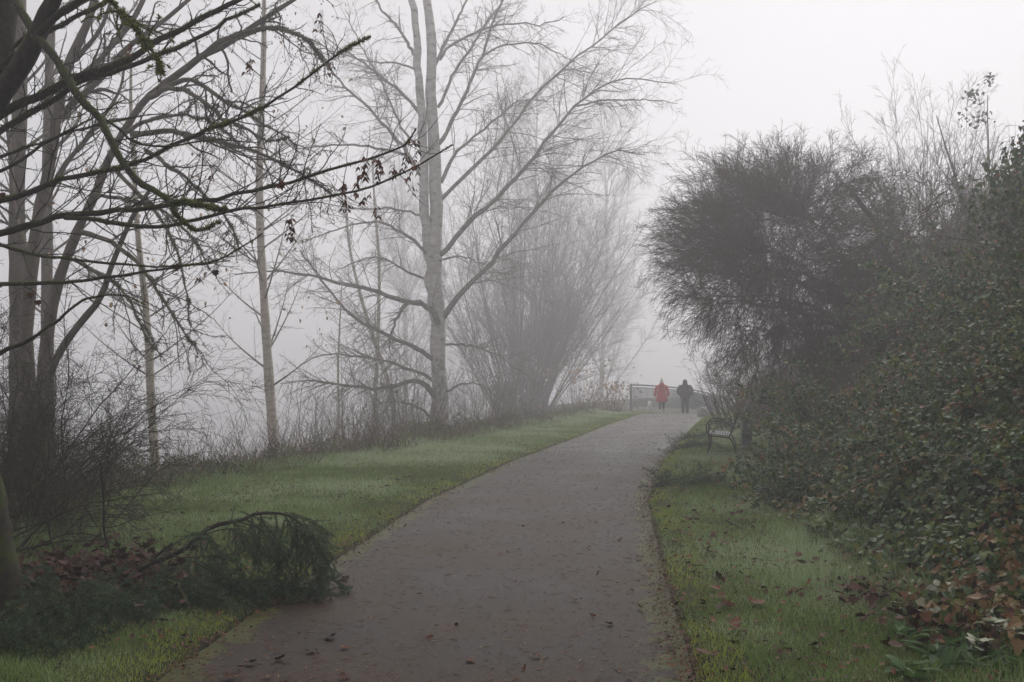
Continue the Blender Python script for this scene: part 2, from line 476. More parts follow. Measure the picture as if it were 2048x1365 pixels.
mm = nt.nodes.new('ShaderNodeMix'); mm.data_type = 'RGBA'
nt.links.new(m3.outputs[0], mm.inputs['Factor']); nt.links.new(mo.outputs['Result'], mm.inputs['A']); mm.inputs['B'].default_value = (.085, .098, .012, 1)
nt.links.new(mm.outputs['Result'], b.inputs['Base Color'])
rR = ramp(nt, [(0.3, (.45, .45, .45)), (0.7, (.65, .65, .65))]); nt.links.new(nB.outputs['Fac'], rR.inputs[0]); nt.links.new(rR.outputs[0], b.inputs['Roughness'])
b.inputs['Specular IOR Level'].default_value = .22
bp = nt.nodes.new('ShaderNodeBump'); bp.inputs['Distance'].default_value = .008; bp.inputs['Strength'].default_value = .9
nt.links.new(nA.outputs['Fac'], bp.inputs['Height']); nt.links.new(bp.outputs[0], b.inputs['Normal'])
ys = np.concatenate([np.arange(-30, 3, 2.), np.arange(3, 30, .25), np.arange(30, 110, .8)])
us = np.array([-1, -.97, -.9, -.8, -.65, -.4, 0, .4, .65, .8, .9, .97, 1])
pv, pt = [], []
for y in ys:
    for u in us:
        wob = 0.035 * (vnoise(np.array(y * 1.7), np.array(u * 5.0), 8) - .5) * (abs(u) > .9) + 0.02 * (vnoise(np.array(y * 6.), np.array(u * 5.0), 9) - .5) * (abs(u) > .9)
        x = xc(y) + u * hw(y) + wob
        z = -min(max((y - 47) * 0.04, 0), .7) + 0.012 - 0.02 * u * u
        pv.append((x, y, z)); pt.append(1 - abs(u))
nu = len(us)
ii = ((np.arange(len(ys) - 1) * nu)[:, None] + np.arange(nu - 1)[None]).ravel()
tag(MB().add(pv, np.stack([ii, ii + 1, ii + nu + 1, ii + nu], -1), pt).build('path', m), kind='structure')
# paving joint across the path at 22 m
mb = MB()
for yj, wd in ((22.0, .05), (41.2, .05)):
    us2 = np.linspace(-.99, .99, 9)
    V = [(xc(yj) + u * hw(yj) , yj + s * wd, 0.0165 - .02 * u * u) for u in us2 for s in (-.5, .5)]
    mb.add(V, [(2 * i, 2 * i + 2, 2 * i + 3, 2 * i + 1) for i in range(8)])
tag(mb.build('path_joint', plain_mat('tar joint', (.025, .021, .02), .9)), kind='structure')

# ---- river
m, nt, b = new_mat('river water')
b.inputs['Base Color'].default_value = (.05, .055, .055, 1); b.inputs['Roughness'].default_value = .12
nz = noise(nt, 1.2, 3); bp = nt.nodes.new('ShaderNodeBump'); bp.inputs['Strength'].default_value = .15; bp.inputs['Distance'].default_value = .1
nt.links.new(nz.outputs['Fac'], bp.inputs['Height']); nt.links.new(bp.outputs[0], b.inputs['Normal'])
tag(MB().add([(-420, -60, -3.3), (60, -60, -3.3), (60, 520, -3.3), (-420, 520, -3.3)], [(0, 1, 2, 3)]).build('river', m), kind='structure')

def P3(x, y, dz=0.0):
    return np.array([x, y, float(hz(x, y)) + dz])

# ------------------------------------------------------------------ grass
def scatter(y0, y1, dens, side):
    """random ground points on a verge"""
    out = []
    n = int((y1 - y0) * 9 * dens)
    y = U(y0, y1, n); o = U(-8, 5, n)
    if side == 'L': k = (o < -hw(y) + .10 * (vnoise(y * 2.2, y * 0, 71) - .35) + .10 * (vnoise(y * 7.0, y * 0, 73) - .5) + .04 * RN.normal(size=n)) & (o > Lg(y) - .7)
    else: k = (o > hw(y) - .10 * (vnoise(y * 2.2, y * 0, 72) - .35) - .10 * (vnoise(y * 7.0, y * 0, 74) - .5) - .04 * np.abs(RN.normal(size=n))) & (o < Rg(y) + .35)
    y, o = y[k], o[k]
    return o + xc(y), y, o
mb = MB()
for y0, y1, dens, wd, hh in ((4.2, 8, 5200, .0045, .06), (8, 13, 3300, .006, .065), (13, 22, 1700, .009, .075), (22, 34, 800, .014, .085), (34, 52, 400, .022, .09)):
    for side in 'LR':
        x, y, o = scatter(y0, y1, dens, side)
        # bare and littered patches
        bare = vnoise(x * 1.1, y * 1.1, 21) * .6 + vnoise(x * 3, y * 3, 22) * .4
        near_trunk = np.exp(-(((x + 3.2) / 1.1) ** 2 + ((y - 7.6) / 1.3) ** 2))
        k = (bare - near_trunk * 0.9 > .13) 
        x, y, o = x[k], y[k], o[k]; n = len(x)
        edge = np.abs(o) - hw(y)
        patch = vnoise(x * .8, y * .8, 23); p3q = vnoise(x * 3.1, y * 3.1, 24)
        h = hh * U(.5, 1.25, n) * (0.4 + .6 * patch + .5 * p3q) * np.clip(.45 + edge * .8, .4, 1)
        tuft = vnoise(x * 2.2, y * 2.2, 25) > .83
        h = np.where(tuft, h * 1.8, h)
        rim = np.clip((Lg(y) + 1.1 - o) / 1.1, 0, 1.5) if side == 'L' else np.clip((o - Rg(y) + .5) / .8, 0, 1)
        h = h * (1 + 2.6 * rim * vnoise(x * 1.7, y * 1.7, 26))
        p2 = vnoise(x * .35, y * .35, 28); p3 = vnoise(x * 2.6, y * 2.6, 29)
        tone = np.clip(.30 + .35 * (patch - .5) + .35 * (p2 - .5) + .25 * (p3 - .5) + RN.normal(0, .12, n), 0, .68)
        frost = np.clip((y - 8) / 6, 0, 1) * np.clip((edge - .3) / 1.0, 0, 1)          # dew lies on the open lawn
        tone = np.minimum(tone + .42 * frost * (.35 + p2) * U(0, 1, n), .71)
        yel = np.clip(1 - edge / .45, 0, 1) * (vnoise(x * 2, y * 2, 27) > .3)
        tone = np.where(U(0, 1, n) < yel * .8, U(.72, .98, n), tone)
        ax = np.stack([RN.normal(0, .45, n), RN.normal(0, .45, n), np.ones(n)], -1)
        nn = np.stack([RN.normal(0, 1, n), -np.abs(RN.normal(0, 1, n)) - .4, np.zeros(n)], -1)
        leaves(mb, np.stack([x, y, hz(x, y) - .004], -1), ax, nn, h, BLADE, tone, wid=wd / h * U(.7, 1.3, n))
tag(mb.build('grass', M_GRASS), 'short dewy grass with yellow mossy edges on both verges of the path', 'grass', kind='stuff')

# ------------------------------------------------------------------ bramble and ivy bank on the right
mb = MB()
def bank_pts(y0, y1, t0, t1, dens):
    n = int((y1 - y0) * (t1 - t0) * dens)
    y = U(y0, y1, n); t = U(t0, t1, n)
    x = xc(y) + Rg(y) + t
    return x, y, t
for y0, y1, t1, dens, sz in ((4.5, 8, 4.5, 1500, .062), (8, 13, 6.5, 900, .066), (13, 20, 9, 480, .078), (20, 32, 11, 230, .10), (32, 60, 12, 90, .14)):
    x, y, t = bank_pts(y0, y1, -.2, t1, dens / 4)
    hol = vnoise(x * 1.5, y * 1.5, 32) * .65 + vnoise(x * 4.1, y * 4.1, 36) * .35
    keep = (t > .35 * (vnoise(x * 1.3, y * 1.3, 31) - .55)) & (hol * np.clip(t * 1.6 + .5, .4, 1) > .24)
    x, y, t = x[keep], y[keep], t[keep]; n = len(x)
    lump = np.clip(vnoise(x * .9, y * .9, 33) * 1.5 - .35, 0, 1) * .6 + vnoise(x * 3.2, y * 3.2, 34) * .35
    z = hz(x, y) + np.clip(t, 0, 1) * lump * .85 * np.sqrt(U(0, 1, n)) + U(0, .08, n)
    nn = np.stack([-.5 + RN.normal(0, .4, n), -.35 + RN.normal(0, .4, n), .8 + RN.normal(0, .3, n)], -1)
    hue = vnoise(x * .45, y * .45, 35) * .6 + vnoise(x * 1.3, y * 1.3, 37) * .4
    tn = np.clip(U(0, .66, n) + .35 * (hue - .5), 0, .72)
    dead = U(0, 1, n) < .04 + 2.4 * np.clip(hue - .54, 0, 1) + .12 * np.clip((t - 2) / 2, 0, 1) + .22 * np.clip((y - 14) / 8, 0, 1)
    tn = np.where(dead, U(.74, .97, n), tn)
    tn = np.where(U(0, 1, n) < .005, 1.0, tn)
    s_ = sz * np.clip(np.exp(RN.normal(-.15, .33, n)), .4, 1.35)
    kind = U(0, 1, n) < .62                                       # bramble: leaflets in threes to fives; the rest single ivy leaves on a trailing stem
    a0 = U(0, 2 * np.pi, n)
    e1 = nrm(np.cross(nn, RN.normal(0, 1, (n, 3)))); e2 = np.cross(nrm(nn), e1)
    for q_ in range(5):
        kk = (U(0, 1, n) < (.55 if q_ > 2 else .95))
        an = a0 + q_ * 2 * np.pi / 5 + RN.normal(0, .25, n)
        ax = np.cos(an)[:, None] * e1 + np.sin(an)[:, None] * e2 - np.array([0, 0, .25])
        off = np.where(kind[:, None], ax * (s_ * .12)[:, None], RN.normal(0, 1, (n, 3)) * (s_ * 1.3)[:, None])
        P_ = np.stack([x, y, z], -1) + off
        n_ = nn + RN.normal(0, .22, (n, 3)) + np.where(kind[:, None], 0, RN.normal(0, .35, (n, 3)))
        tq = np.clip(tn + RN.normal(0, .03, n), 0, 1)
        for T, k2 in ((OVAL, kind & kk), (IVY, ~kind & kk)):
            leaves(mb, P_[k2], ax[k2], n_[k2], (s_ * U(.7, 1.2, n))[k2], T, tq[k2], curl=.25)
tag(mb.build('bramble_cover', M_IVY, smooth=False), 'glossy dark bramble and ivy leaves smothering the steep bank right of the path', 'brambles', kind='stuff')
# bramble mounds bulging out of the cover
for (mx_, my_, mr) in ((3.9, 9.6, .62), (4.9, 8.4, .7), (3.6, 12.5, .6), (5.3, 10.8, .8), (4.5, 14.2, .75), (6.4, 12.2, .9), (5.5, 17.0, .9), (7.2, 15.5, 1.0), (4.2, 7.1, .55), (5.6, 9.2, .75), (6.4, 19.5, .9), (8.0, 18.3, 1.0), (4.6, 11.3, .6)):
    b_ = P3(mx_, my_, -.1)
    o = thing('bramble_mound', b_, 'leafy dark green bramble mound bulging from the right bank', 'bramble', 'bramble mounds on the right bank')
    n = int(34 * mr / .7)
    P, Rr = grow(b_ + RN.normal(0, mr * .3, (n, 3)) * [1, 1, 0], np.stack([RN.normal(-.25, .5, n), RN.normal(-.15, .5, n), np.ones(n)], -1), mr * U(1.0, 2.3, n), U(.003, .006, n), 10, .1, -.16, .4)
    cb = MB(); tubes(cb, P, Rr, 3, U(0, .8, n)); 
    k = int(1500 * mr * mr / .5); ci = RN.integers(0, n, k); cf = RN.integers(2, 10, k)
    base_ = P[ci, cf] + RN.normal(0, .05, (k, 3))
    mbl = MB()
    tn = np.where(U(0, 1, k) < .12, U(.72, .95, k), U(0, .66, k))
    for q_ in range(3):                      # leaflets in threes
        sp_ = nrm(RN.normal(0, 1, (k, 3)) + [-.4, -.2, -.1])
        leaves(mbl, base_, sp_, np.stack([-.4 + RN.normal(0, .4, k), -.3 + RN.normal(0, .4, k), .8 + RN.normal(0, .25, k)], -1), (.04 + my_ * .0016) * U(.6, 1.3, k), OVAL, tn, curl=.25)
    mbl.build('leaves', M_IVY, o, smooth=False); cb.build('canes', M_CANE, o)
# bramble canes on the bank
mb = MB()
x, y, t = bank_pts(5, 30, 0, 8, 9); kk = (U(0, 1, len(x)) < .3 + .12 * t) & (t > 1.0); x, y, t = x[kk], y[kk], t[kk]
n = len(x)
P, Rr = grow(np.stack([x, y, hz(x, y) - .05], -1), np.stack([RN.normal(-.3, .5, n), RN.normal(-.2, .5, n), U(.4, 1, n)], -1), U(.8, 2.4, n), U(.003, .007, n), 9, .10, -.17, .4)
tubes(mb, P, Rr, 4, U(0, 1, n))
tag(mb.build('bramble_canes', M_CANE), 'thin brown bramble canes arching out of the leafy bank', 'brambles', kind='stuff')

# ------------------------------------------------------------------ undergrowth along the river edge
mb = MB(); mc = MB()
for y0, y1, dens, sz in ((5, 9, 640, .046), (9, 16, 820, .045), (16, 26, 640, .055), (26, 40, 360, .075), (40, 58, 170, .1)):
    n = int((y1 - y0) * 2.6 * dens)
    y = U(y0, y1, n); u = U(-.35, 2.6, n)
    x = xc(y) + Lg(y) - u
    hcl = (vnoise(x * .9, y * .9, 41) * .7 + vnoise(x * 2.4, y * 2.4, 42) * .3)
    k = hcl > .28
    x, y, u, hcl = x[k], y[k], u[k], hcl[k]; n = len(x)
    top = np.clip(u + .35, 0.05, 1) * (np.clip(hcl * 1.8 - .5, .08, 1.2)) * .7
    z = hz(x, y) + top * np.sqrt(U(0, 1, n))
    hue = vnoise(x * .7, y * .7, 43)
    tn = np.clip(U(0, .5, n) + .5 * (hue - .5), 0, .92)
    tn = np.where(U(0, 1, n) < .02, U(.93, 1, n), tn)
    leaves(mb, np.stack([x, y, z], -1), RN.normal(0, 1, (n, 3)) + [0, 0, .2], RN.normal(0, .6, (n, 3)) + [0, -.5, .7], sz * U(.5, 1.3, n), OVAL, tn, curl=.2)
    ns = n // 8
    xs, yy = x[:ns], y[:ns]
    P, Rr = grow(np.stack([xs, yy, hz(xs, yy) - .05], -1), np.stack([RN.normal(0, .5, ns), RN.normal(0, .5, ns), np.ones(ns)], -1), U(.4, 1.3, ns), np.full(ns, .0035 + sz * .02), 6, .14, -.08, .4)
    tubes(mc, P, Rr, 3, U(0, 1, ns))
tag(mb.build('undergrowth', M_WEED, smooth=False), 'tangle of brown and green weeds along the river edge of the grass', 'undergrowth', kind='stuff')
tag(mc.build('weed_stems', M_CANE), 'dry stems standing in the weeds along the river edge', 'undergrowth', kind='stuff')

# ------------------------------------------------------------------ moss tufts along limbs
def moss_on(mb, P, Rr, per_m, size, tt=(0, 1), up=.5):
    n, m, _ = P.shape
    ln = np.linalg.norm(np.diff(P, axis=1), axis=2).sum(1)
    idx = np.repeat(np.arange(n), np.maximum(1, (ln * per_m)).astype(int))
    f = U(tt[0], tt[1], len(idx)) * (m - 1); i = np.minimum(f.astype(int), m - 2); fr = (f - i)[:, None]
    pos = P[idx, i] * (1 - fr) + P[idx, i + 1] * fr
    tan = nrm(P[idx, i + 1] - P[idx, i]); r = Rr[idx, i]
    q = nrm(np.cross(tan, RN.normal(0, 1, tan.shape)) + [0, 0, up])
    cl = vnoise(idx * 7.3 + f * 1.1, f * .9, 77)
    k = cl > .42
    pos, q, r, tan, cl = pos[k], q[k], r[k], tan[k], cl[k]
    n2 = len(pos)
    leaves(mb, pos + q * r[:, None] * .7, q + RN.normal(0, .55, (n2, 3)), RN.normal(0, 1, (n2, 3)), size * U(.5, 1.3, n2) * (.4 + cl), BLADE, U(0, 1, n2), wid=.35)

# ------------------------------------------------------------------ foreground maple
b0 = P3(-3.42, 6.9)
maple = thing('maple_tree', b0, 'mossy maple with trunk at frame edge and long dark branches hung with brown keys', 'tree')
tr = MB()
trunk = [limb([(28, 1300), (8, 1180), (-22, 1060), (-52, 900), (-80, 650), (-70, 400), (-35, 200), (0, 60), (6, -80), (0, -400)], 6.9, 6.9, 84, 60, 60)]
thick = [limb([(-40, 260), (0, 190), (40, 135), (75, 70), (105, 5), (150, -80)], 6.9, 6.3, 52, 26, 18),
         limb([(70, 78), (110, 35), (150, 8), (220, -40)], 6.5, 6.2, 18, 9, 12)]
main = [
    limb([(18, -20), (40, 25), (70, 70), (105, 110), (140, 165), (170, 205), (200, 240), (225, 290), (258, 345), (300, 375), (330, 400), (348, 412)], 6.7, 5.6, 19, 12, 26, .006),
    limb([(345, 408), (372, 405), (402, 410), (430, 417), (452, 420)], 5.6, 5.4, 12, 9, 12, .006),
    limb([(342, 408), (352, 430), (372, 450), (388, 462), (410, 458), (440, 446)], 5.6, 5.5, 10, 3, 12, .006),
    limb([(-40, 262), (30, 212), (100, 182), (150, 155), (205, 138), (260, 118), (330, 76), (420, 30), (500, -12)], 6.9, 6.2, 18, 10, 26, .006),
    limb([(-40, 290), (40, 240), (110, 200), (165, 162), (230, 143), (300, 118), (370, 92), (450, 45), (520, 10)], 6.9, 6.6, 14, 6, 26, .006),
    limb([(-40, 165), (30, 110), (90, 68), (140, 40), (200, 10), (260, -20)], 6.9, 6.4, 13, 8, 18, .005),
    limb([(-40, 135), (30, 92), (70, 60), (120, 30), (170, 3), (210, -20)], 6.9, 6.8, 11, 7, 18, .005),
    limb([(-40, 412), (60, 384), (120, 360), (200, 345), (280, 325), (390, 270), (470, 240), (520, 218), (600, 168), (670, 110), (742, 74)], 6.9, 5.7, 13, 3, 28, .004),
    limb([(-40, 480), (80, 446), (150, 428), (250, 420), (350, 410), (450, 393), (560, 370), (680, 335), (790, 300), (818, 280), (832, 258)], 6.9, 5.4, 15, 3, 28, .004),
    limb([(130, 436), (190, 440), (250, 450), (340, 452), (450, 425), (560, 410), (700, 385), (800, 350), (905, 290)], 6.6, 5.3, 10, 3, 26, .004),
    limb([(-40, 572), (60, 568), (120, 566), (190, 558), (250, 550), (380, 532), (440, 520), (485, 494), (524, 468)], 6.9, 6.0, 9, 2.5, 24, .004),
    limb([(-40, 478), (60, 508), (160, 520), (260, 530), (330, 533), (400, 528), (460, 522)], 6.9, 6.1, 8, 2, 22, .004),
    limb([(-40, 330), (40, 300), (110, 275), (190, 235), (250, 200)], 6.9, 6.5, 7, 2, 18, .004),
    limb([(-40, 360), (30, 330), (90, 285), (150, 262), (240, 240), (330, 228)], 6.9, 7.2, 8, 2, 18, .004),
    limb([(190, 225), (240, 258), (272, 285), (330, 295), (420, 280), (520, 285)], 6.1, 6.4, 6, 1.6, 18, .004),
    limb([(-40, 720), (40, 690), (120, 640), (170, 600), (235, 590), (290, 610)], 6.9, 6.4, 10, 2, 18, .006),
]
clump = [limb([(205, -20), (228, 10), (248, 32), (262, 48), (280, 70), (296, 92), (312, 118), (326, 150)], 5.2, 4.9, 9, 3, 16, .005)]
TP_, TR_ = cat_limbs(trunk, 60); TR_ = TR_ * (1 + .16 * (vnoise(np.arange(60) * .45, np.zeros(60), 93)[None] - .5)); tubes(tr, TP_, TR_, 14)
tubes(tr, *cat_limbs(thick, 18), 10)
trunk_o = tr.build('trunk', M_MOSSY, maple)
LP, LR = cat_limbs(main, 28)
cr = MB(); tubes(cr, LP, LR, 7); tubes(cr, *cat_limbs(clump, 20), 6)
cr.build('limbs', M_MOSSY, maple)
tw = MB()
s1 = spawn(LP, LR, 9, (.08, .98), (30, 62), .2, .08, 1.0, .45, .005, bias=(0, 0, 1), bw=.25)
P1, R1 = grow(*s1, 7, .16, .05, .35); tubes(tw, P1, R1, 4)
s2 = spawn(P1, R1, 10, (.2, 1), (30, 60), .45, .04, .32, .7, .003)
P2, R2 = grow(*s2, 5, .16, .06, .5); tubes(tw, P2, R2, 3)
CP, CR_ = cat_limbs(clump, 20)
s1 = spawn(CP, CR_, 30, (.1, 1), (30, 70), .35, .08, .3, .6, .005)
Pc, Rc = grow(*s1, 6, .2, -.05, .6); tubes(tw, Pc, Rc, 4)
tw.build('twigs', M_TWIG, maple)
ms = MB()
moss_on(ms, LP[:8], LR[:8], 1800, .018); moss_on(ms, LP[8:], LR[8:], 700, .012)
moss_on(ms, np.stack([resample(l[0], 28) for l in (main[1], main[2])]), np.stack([np.interp(np.linspace(0, 1, 28), np.linspace(0, 1, len(l[1])), l[1]) for l in (main[1], main[2])]), 2600, .020)
moss_on(ms, CP, CR_, 2600, .028); moss_on(ms, Pc, Rc * 1.3, 700, .016)
moss_on(ms, TP_, TR_, 4200, .028, up=0)
ms.build('moss', M_MOSS, maple)
# hanging keys
def keys(cx, y0, y1, d, n):
    k = MB()
    for _ in range(n):
        f = random.random()
        p = px(cx + random.gauss(0, 5), y0 + (y1 - y0) * f, d + random.gauss(0, .03))
        for s in (-1, 1):
            ax = np.array([[s * random.uniform(.25, .8), random.gauss(0, .4), -1.0]])
            leaves(k, [p], ax, RN.normal(0, 1, (1, 3)), [random.uniform(.028, .042)], NARROW, [random.random()], wid=1.7)
    a = px(cx, y0 - 4, d); bb = px(cx + random.uniform(-4, 4), y1, d)
    Pk = resample(np.array([a, (a + bb) / 2 + [.004, 0, 0], bb]), 5)[None]
    tubes(k, Pk, np.full((1, 5), .0014), 3, .3)
    return k.build('key_cluster', M_SAMARA, maple)
for cx, y0, y1, d, n in ((830, 278, 345, 5.42, 17), (812, 305, 345, 5.43, 10), (816, 345, 372, 5.4, 6), (789, 325, 352, 5.45, 7), (757, 318, 368, 5.5, 18), (727, 312, 362, 5.55, 20), (714, 352, 388, 5.5, 9),
                         (686, 366, 402, 5.5, 12), (690, 402, 418, 5.5, 8), (730, 388, 408, 5.5, 6), (751, 402, 432, 5.5, 5), (582, 435, 480, 5.5, 20), (563, 358, 376, 5.6, 6), (424, 338, 352, 6, 4), (398, 552, 562, 6, 6),
                         (658, 120, 150, 5.8, 9), (640, 25, 60, 6, 9), (500, 115, 150, 6.1, 12), (262, 85, 110, 6.2, 8), (825, 368, 392, 5.4, 4)):
    keys(cx, y0, y1, d, n)
for x_, y_, d in ((352, 528, 6.0), (4, 385, 6.6), (562, 366, 5.6), (60, 585, 6.4), (75, 600, 6.4), (430, 540, 6)):
    ml = MB(); leaves(ml, [px(x_, y_, d)], [[.2, 0, -1]], [[.3, -1, .1]], [.045], MAPLE, [U(.1, .5)], curl=.3)
    ml.build('dead_leaf', M_BROWN, maple)

# ------------------------------------------------------------------ generic bare tree from traced limbs
def bare_tree(name, base, label, cat, trunks, limbs, mt, mbr, lv, group=None, ksides=(10, 6), twig_mat=None, min_r=0.0):
    o = thing(name, base, label, cat, group)
    t = MB()
    if trunks:
        tubes(t, *cat_limbs(trunks, 30), ksides[0])
        t.build('trunk', mt, o)
    LP, LR = cat_limbs(limbs, 22)
    c = MB(); tubes(c, LP, LR, ksides[1])
    c.build('limbs', mbr, o)
    tw = MB(); levels = []
    P, Rr = LP, LR
    for i, L in enumerate(lv):
        s = spawn(P, Rr, L['dens'], L.get('t', (.15, 1)), L.get('ang', (30, 60)), L['lf'], L.get('lmin', .15), L.get('lmax', 6), L.get('rf', .5), L.get('rmax', .03), L.get('taper', .6), L.get('bias'), L.get('bw', 0))
        s = (s[0], s[1], s[2], np.maximum(s[3], L.get('rmin', .002)))
        P, Rr = grow(*s, L.get('m', 6), L.get('wander', .12), L.get('g', 0), L.get('r1', .4))
        tubes(tw, P, Rr, L.get('k', 3), U(0, 1, len(P))); levels.append((P, Rr))
    tw.build('crown', twig_mat or mbr, o)
    print(name, [len(l[0]) for l in levels])
    return o, LP, LR, levels

# grey many-stemmed maple behind
d = 14.0
trk = [limb([(70, 1010), (60, 850), (52, 700), (58, 585), (77, 432), (97, 344), (116, 220), (136, 132), (176, 44), (205, -60)], d, d, 34, 15, 30),
       limb([(75, 1010), (85, 800), (96, 660), (118, 560), (140, 500), (165, 440), (191, 388), (211, 333), (240, 275), (264, 237), (292, 198), (325, 171)], d, 13.2, 30, 12, 30),
       limb([(80, 1000), (98, 760), (150, 660), (200, 600), (220, 540), (262, 440), (300, 380)], 13.6, 13, 20, 8, 20)]
lms = [limb([(325, 171), (374, 136), (407, 110), (448, 92), (540, 30), (620, -20)], 13.2, 12.6, 16, 7),
       limb([(97, 330), (125, 190), (165, 150), (198, 123), (220, 95), (264, 44), (300, -30)], 14, 14.5, 16, 9),
       limb([(112, 240), (160, 195), (210, 150), (250, 100), (330, 40), (400, -20)], 14, 14, 14, 7),
       limb([(300, 195), (340, 175), (400, 195), (450, 240), (500, 262), (545, 285), (580, 275)], 13, 11.8, 12, 3, jit=.012),
       limb([(325, 175), (380, 160), (430, 190), (490, 225), (560, 268), (592, 292)], 13, 12, 11, 3, jit=.012),
       limb([(264, 268), (340, 265), (420, 280), (500, 300), (560, 325), (620, 360), (668, 395)], 13.3, 11.6, 13, 3, jit=.012),
       limb([(407, 110), (470, 70), (540, 55), (600, 72), (640, 105), (662, 142)], 12.8, 11.8, 11, 3, jit=.012),
       limb([(448, 92), (520, 60), (580, 62), (620, 88), (650, 130)], 12.8, 12.2, 9, 3, jit=.012),
       limb([(165, 465), (230, 490), (290, 540), (330, 610), (362, 655), (392, 690)], 13.4, 11.6, 11, 3, jit=.012),
       limb([(150, 520), (220, 560), (260, 600), (300, 690), (315, 700)], 13.4, 12, 9, 3, jit=.012),
       limb([(290, 300), (350, 340), (420, 400), (460, 450), (480, 500)], 13, 12, 9, 3, jit=.012),
       limb([(230, 340), (290, 400), (340, 470), (370, 560), (378, 640)], 13, 12, 9, 3, jit=.012),
       limb([(191, 388), (250, 400), (320, 420), (380, 470), (420, 540)], 13, 12.2, 9, 3, jit=.012),
       limb([(240, 275), (300, 240), (370, 232), (430, 250), (480, 290)], 13, 12.2, 9, 3, jit=.012),
       limb([(80, 420), (130, 330), (180, 270), (240, 180), (250, 100)], 14, 15, 12, 4),
       limb([(66, 540), (30, 430), (20, 300), (0, 150)], 14, 15, 14, 5),
       limb([(150, 120), (200, 60), (230, -20)], 14, 14, 10, 6)]
gm, LP, LR, lev = bare_tree('maple_tree', P3(-6.7, 14), 'grey leaning maple of several stems with lichen crusted arching branches, behind the dark mossy boughs', 'tree',
    trk, lms, M_GREY, M_GREY, [dict(dens=5.5, lf=.34, lmin=.4, lmax=1.5, rf=.45, rmax=.018, rmin=.006, g=-.05, wander=.2, m=8, k=4, r1=.5), dict(dens=7, lf=.45, lmax=.55, rmax=.007, rmin=.0036, wander=.22, g=-.02, r1=.6, k=3), dict(dens=6, lf=.5, lmin=.06, lmax=.25, rmax=.004, rmin=.0026, wander=.22, g=-.01, r1=.6, k=3)], twig_mat=M_LICH)
ms = MB(); moss_on(ms, LP[3:14], LR[3:14], 420, .034, (.2, 1), 0.1); moss_on(ms, lev[0][0], lev[0][1], 130, .026, (0, 1), -.1)
ms.build('lichen', tint_mat('lichen tufts', [(0, (.06, .058, .03)), (1, (.16, .16, .09))], .9, .1), gm)
mk = MB()
pos = lev[1][0][:, -1]; k = (pos[:, 2] > 3.2) & (pos[:, 0] > -5.2) & (U(0, 1, len(pos)) < .8); pos = pos[k]
pos = np.repeat(pos, 3, 0) + RN.normal(0, .03, (len(pos) * 3, 3)); n = len(pos)
leaves(mk, pos, RN.normal(0, .4, (n, 3)) - [0, 0, 1], RN.normal(0, 1, (n, 3)), U(.03, .055, n), NARROW, U(0, 1, n), wid=1.6)
mk.build('keys', M_SAMARA, gm)

# straight grey poplars at the far left
for (pts, d, w0, w1, lab) in (
    ([(32, 1010), (36, 700), (34, 400), (40, 200), (38, 0), (40, -250)], 16.5, 34, 25, 'tall straight grey poplar trunk at the frame edge behind the mossy maple'),
    ([(98, 960), (94, 560), (95, 300), (100, 100), (106, -200)], 21, 26, 15, 'thin straight grey poplar trunk between the grey maple stems')):
    x0 = (pts[0][0] - 1024) / F * d
    trk = [limb(pts, d, d, w0, w1, 30)]
    lm = []
    for _ in range(12):
        t = random.uniform(.3, .95); q = trk[0][0][int(t * 29)]
        sx = random.choice((-1, 1)); L = random.uniform(1.2, 3)
        e = q + np.array([sx * L * .55, random.uniform(-.6, .6), L * .75])
        lm.append((resample(catmull([q, (q + e) / 2 + [sx * .15, 0, -.1], e]), 18), np.linspace(.03, .008, 18)))
    bare_tree('poplar_tree', P3(x0, d), lab, 'tree', trk, lm, M_GREY, M_BRANCH, [dict(dens=3, lf=.4, lmax=1.2, rmin=.004, g=.03, wander=.16), dict(dens=5, lf=.4, lmax=.5, rmin=.003)])

# pale young alders
def alder(pts, d, w0, w1, label, nb, leafn, zmin=0.2, bl=(1.2, 3.2), group=None):
    x0 = (pts[0][0] - 1024) / F * d
    trk = [limb(pts, d, d, w0, w1, 30)]
    lm = []
    for _ in range(nb):
        t = random.uniform(.12, .97); q = trk[0][0][int(t * 29)]
        a = random.uniform(0, 2 * math.pi); L = random.uniform(*bl) * (1.15 - .6 * t)
        u = np.array([math.cos(a), math.sin(a) * .8, 0])
        e = q + u * L * .75 + np.array([0, 0, L * .6])
        rr = np.interp(t, [0, 1], [w0, w1]) * .5 * d / F * .24
        lm.append((resample(catmull([q, q + u * L * .26 + [0, 0, L * .17], q + u * L * .52 + [0, 0, L * .37], e]), 18), np.linspace(rr, .003, 18)))
    o, LP, LR, lev = bare_tree('alder_tree', P3(x0, d), label, 'tree', trk, lm, M_PALE, M_BRANCH,
        [dict(dens=4, lf=.4, lmax=1.0, rmin=.0035, rmax=.008, g=.02, wander=.16), dict(dens=4, lf=.5, lmax=.4, rmin=.0025)], group=group)
    tp = np.concatenate([lev[1][0][:, -1], lev[0][0][:, -1]])
    tp = tp[RN.permutation(len(tp))[:leafn]]
    if not leafn: return o
    mf = MB(); n = len(tp)
    leaves(mf, tp, RN.normal(0, .5, (n, 3)) - [0, 0, .9], RN.normal(0, 1, (n, 3)), U(.05, .11, n), OVAL, U(0, 1, n) ** 1.5, curl=.3)
    mf.build('leaves', M_TAN, o)
    return o
alder([(312, 960), (302, 800), (298, 700), (290, 600), (281, 520), (272, 420), (268, 330), (262, 230), (262, 120)], 17, 19, 5, 'slim pale barked alder standing in the weeds, the one nearer the camera', 34, 90)
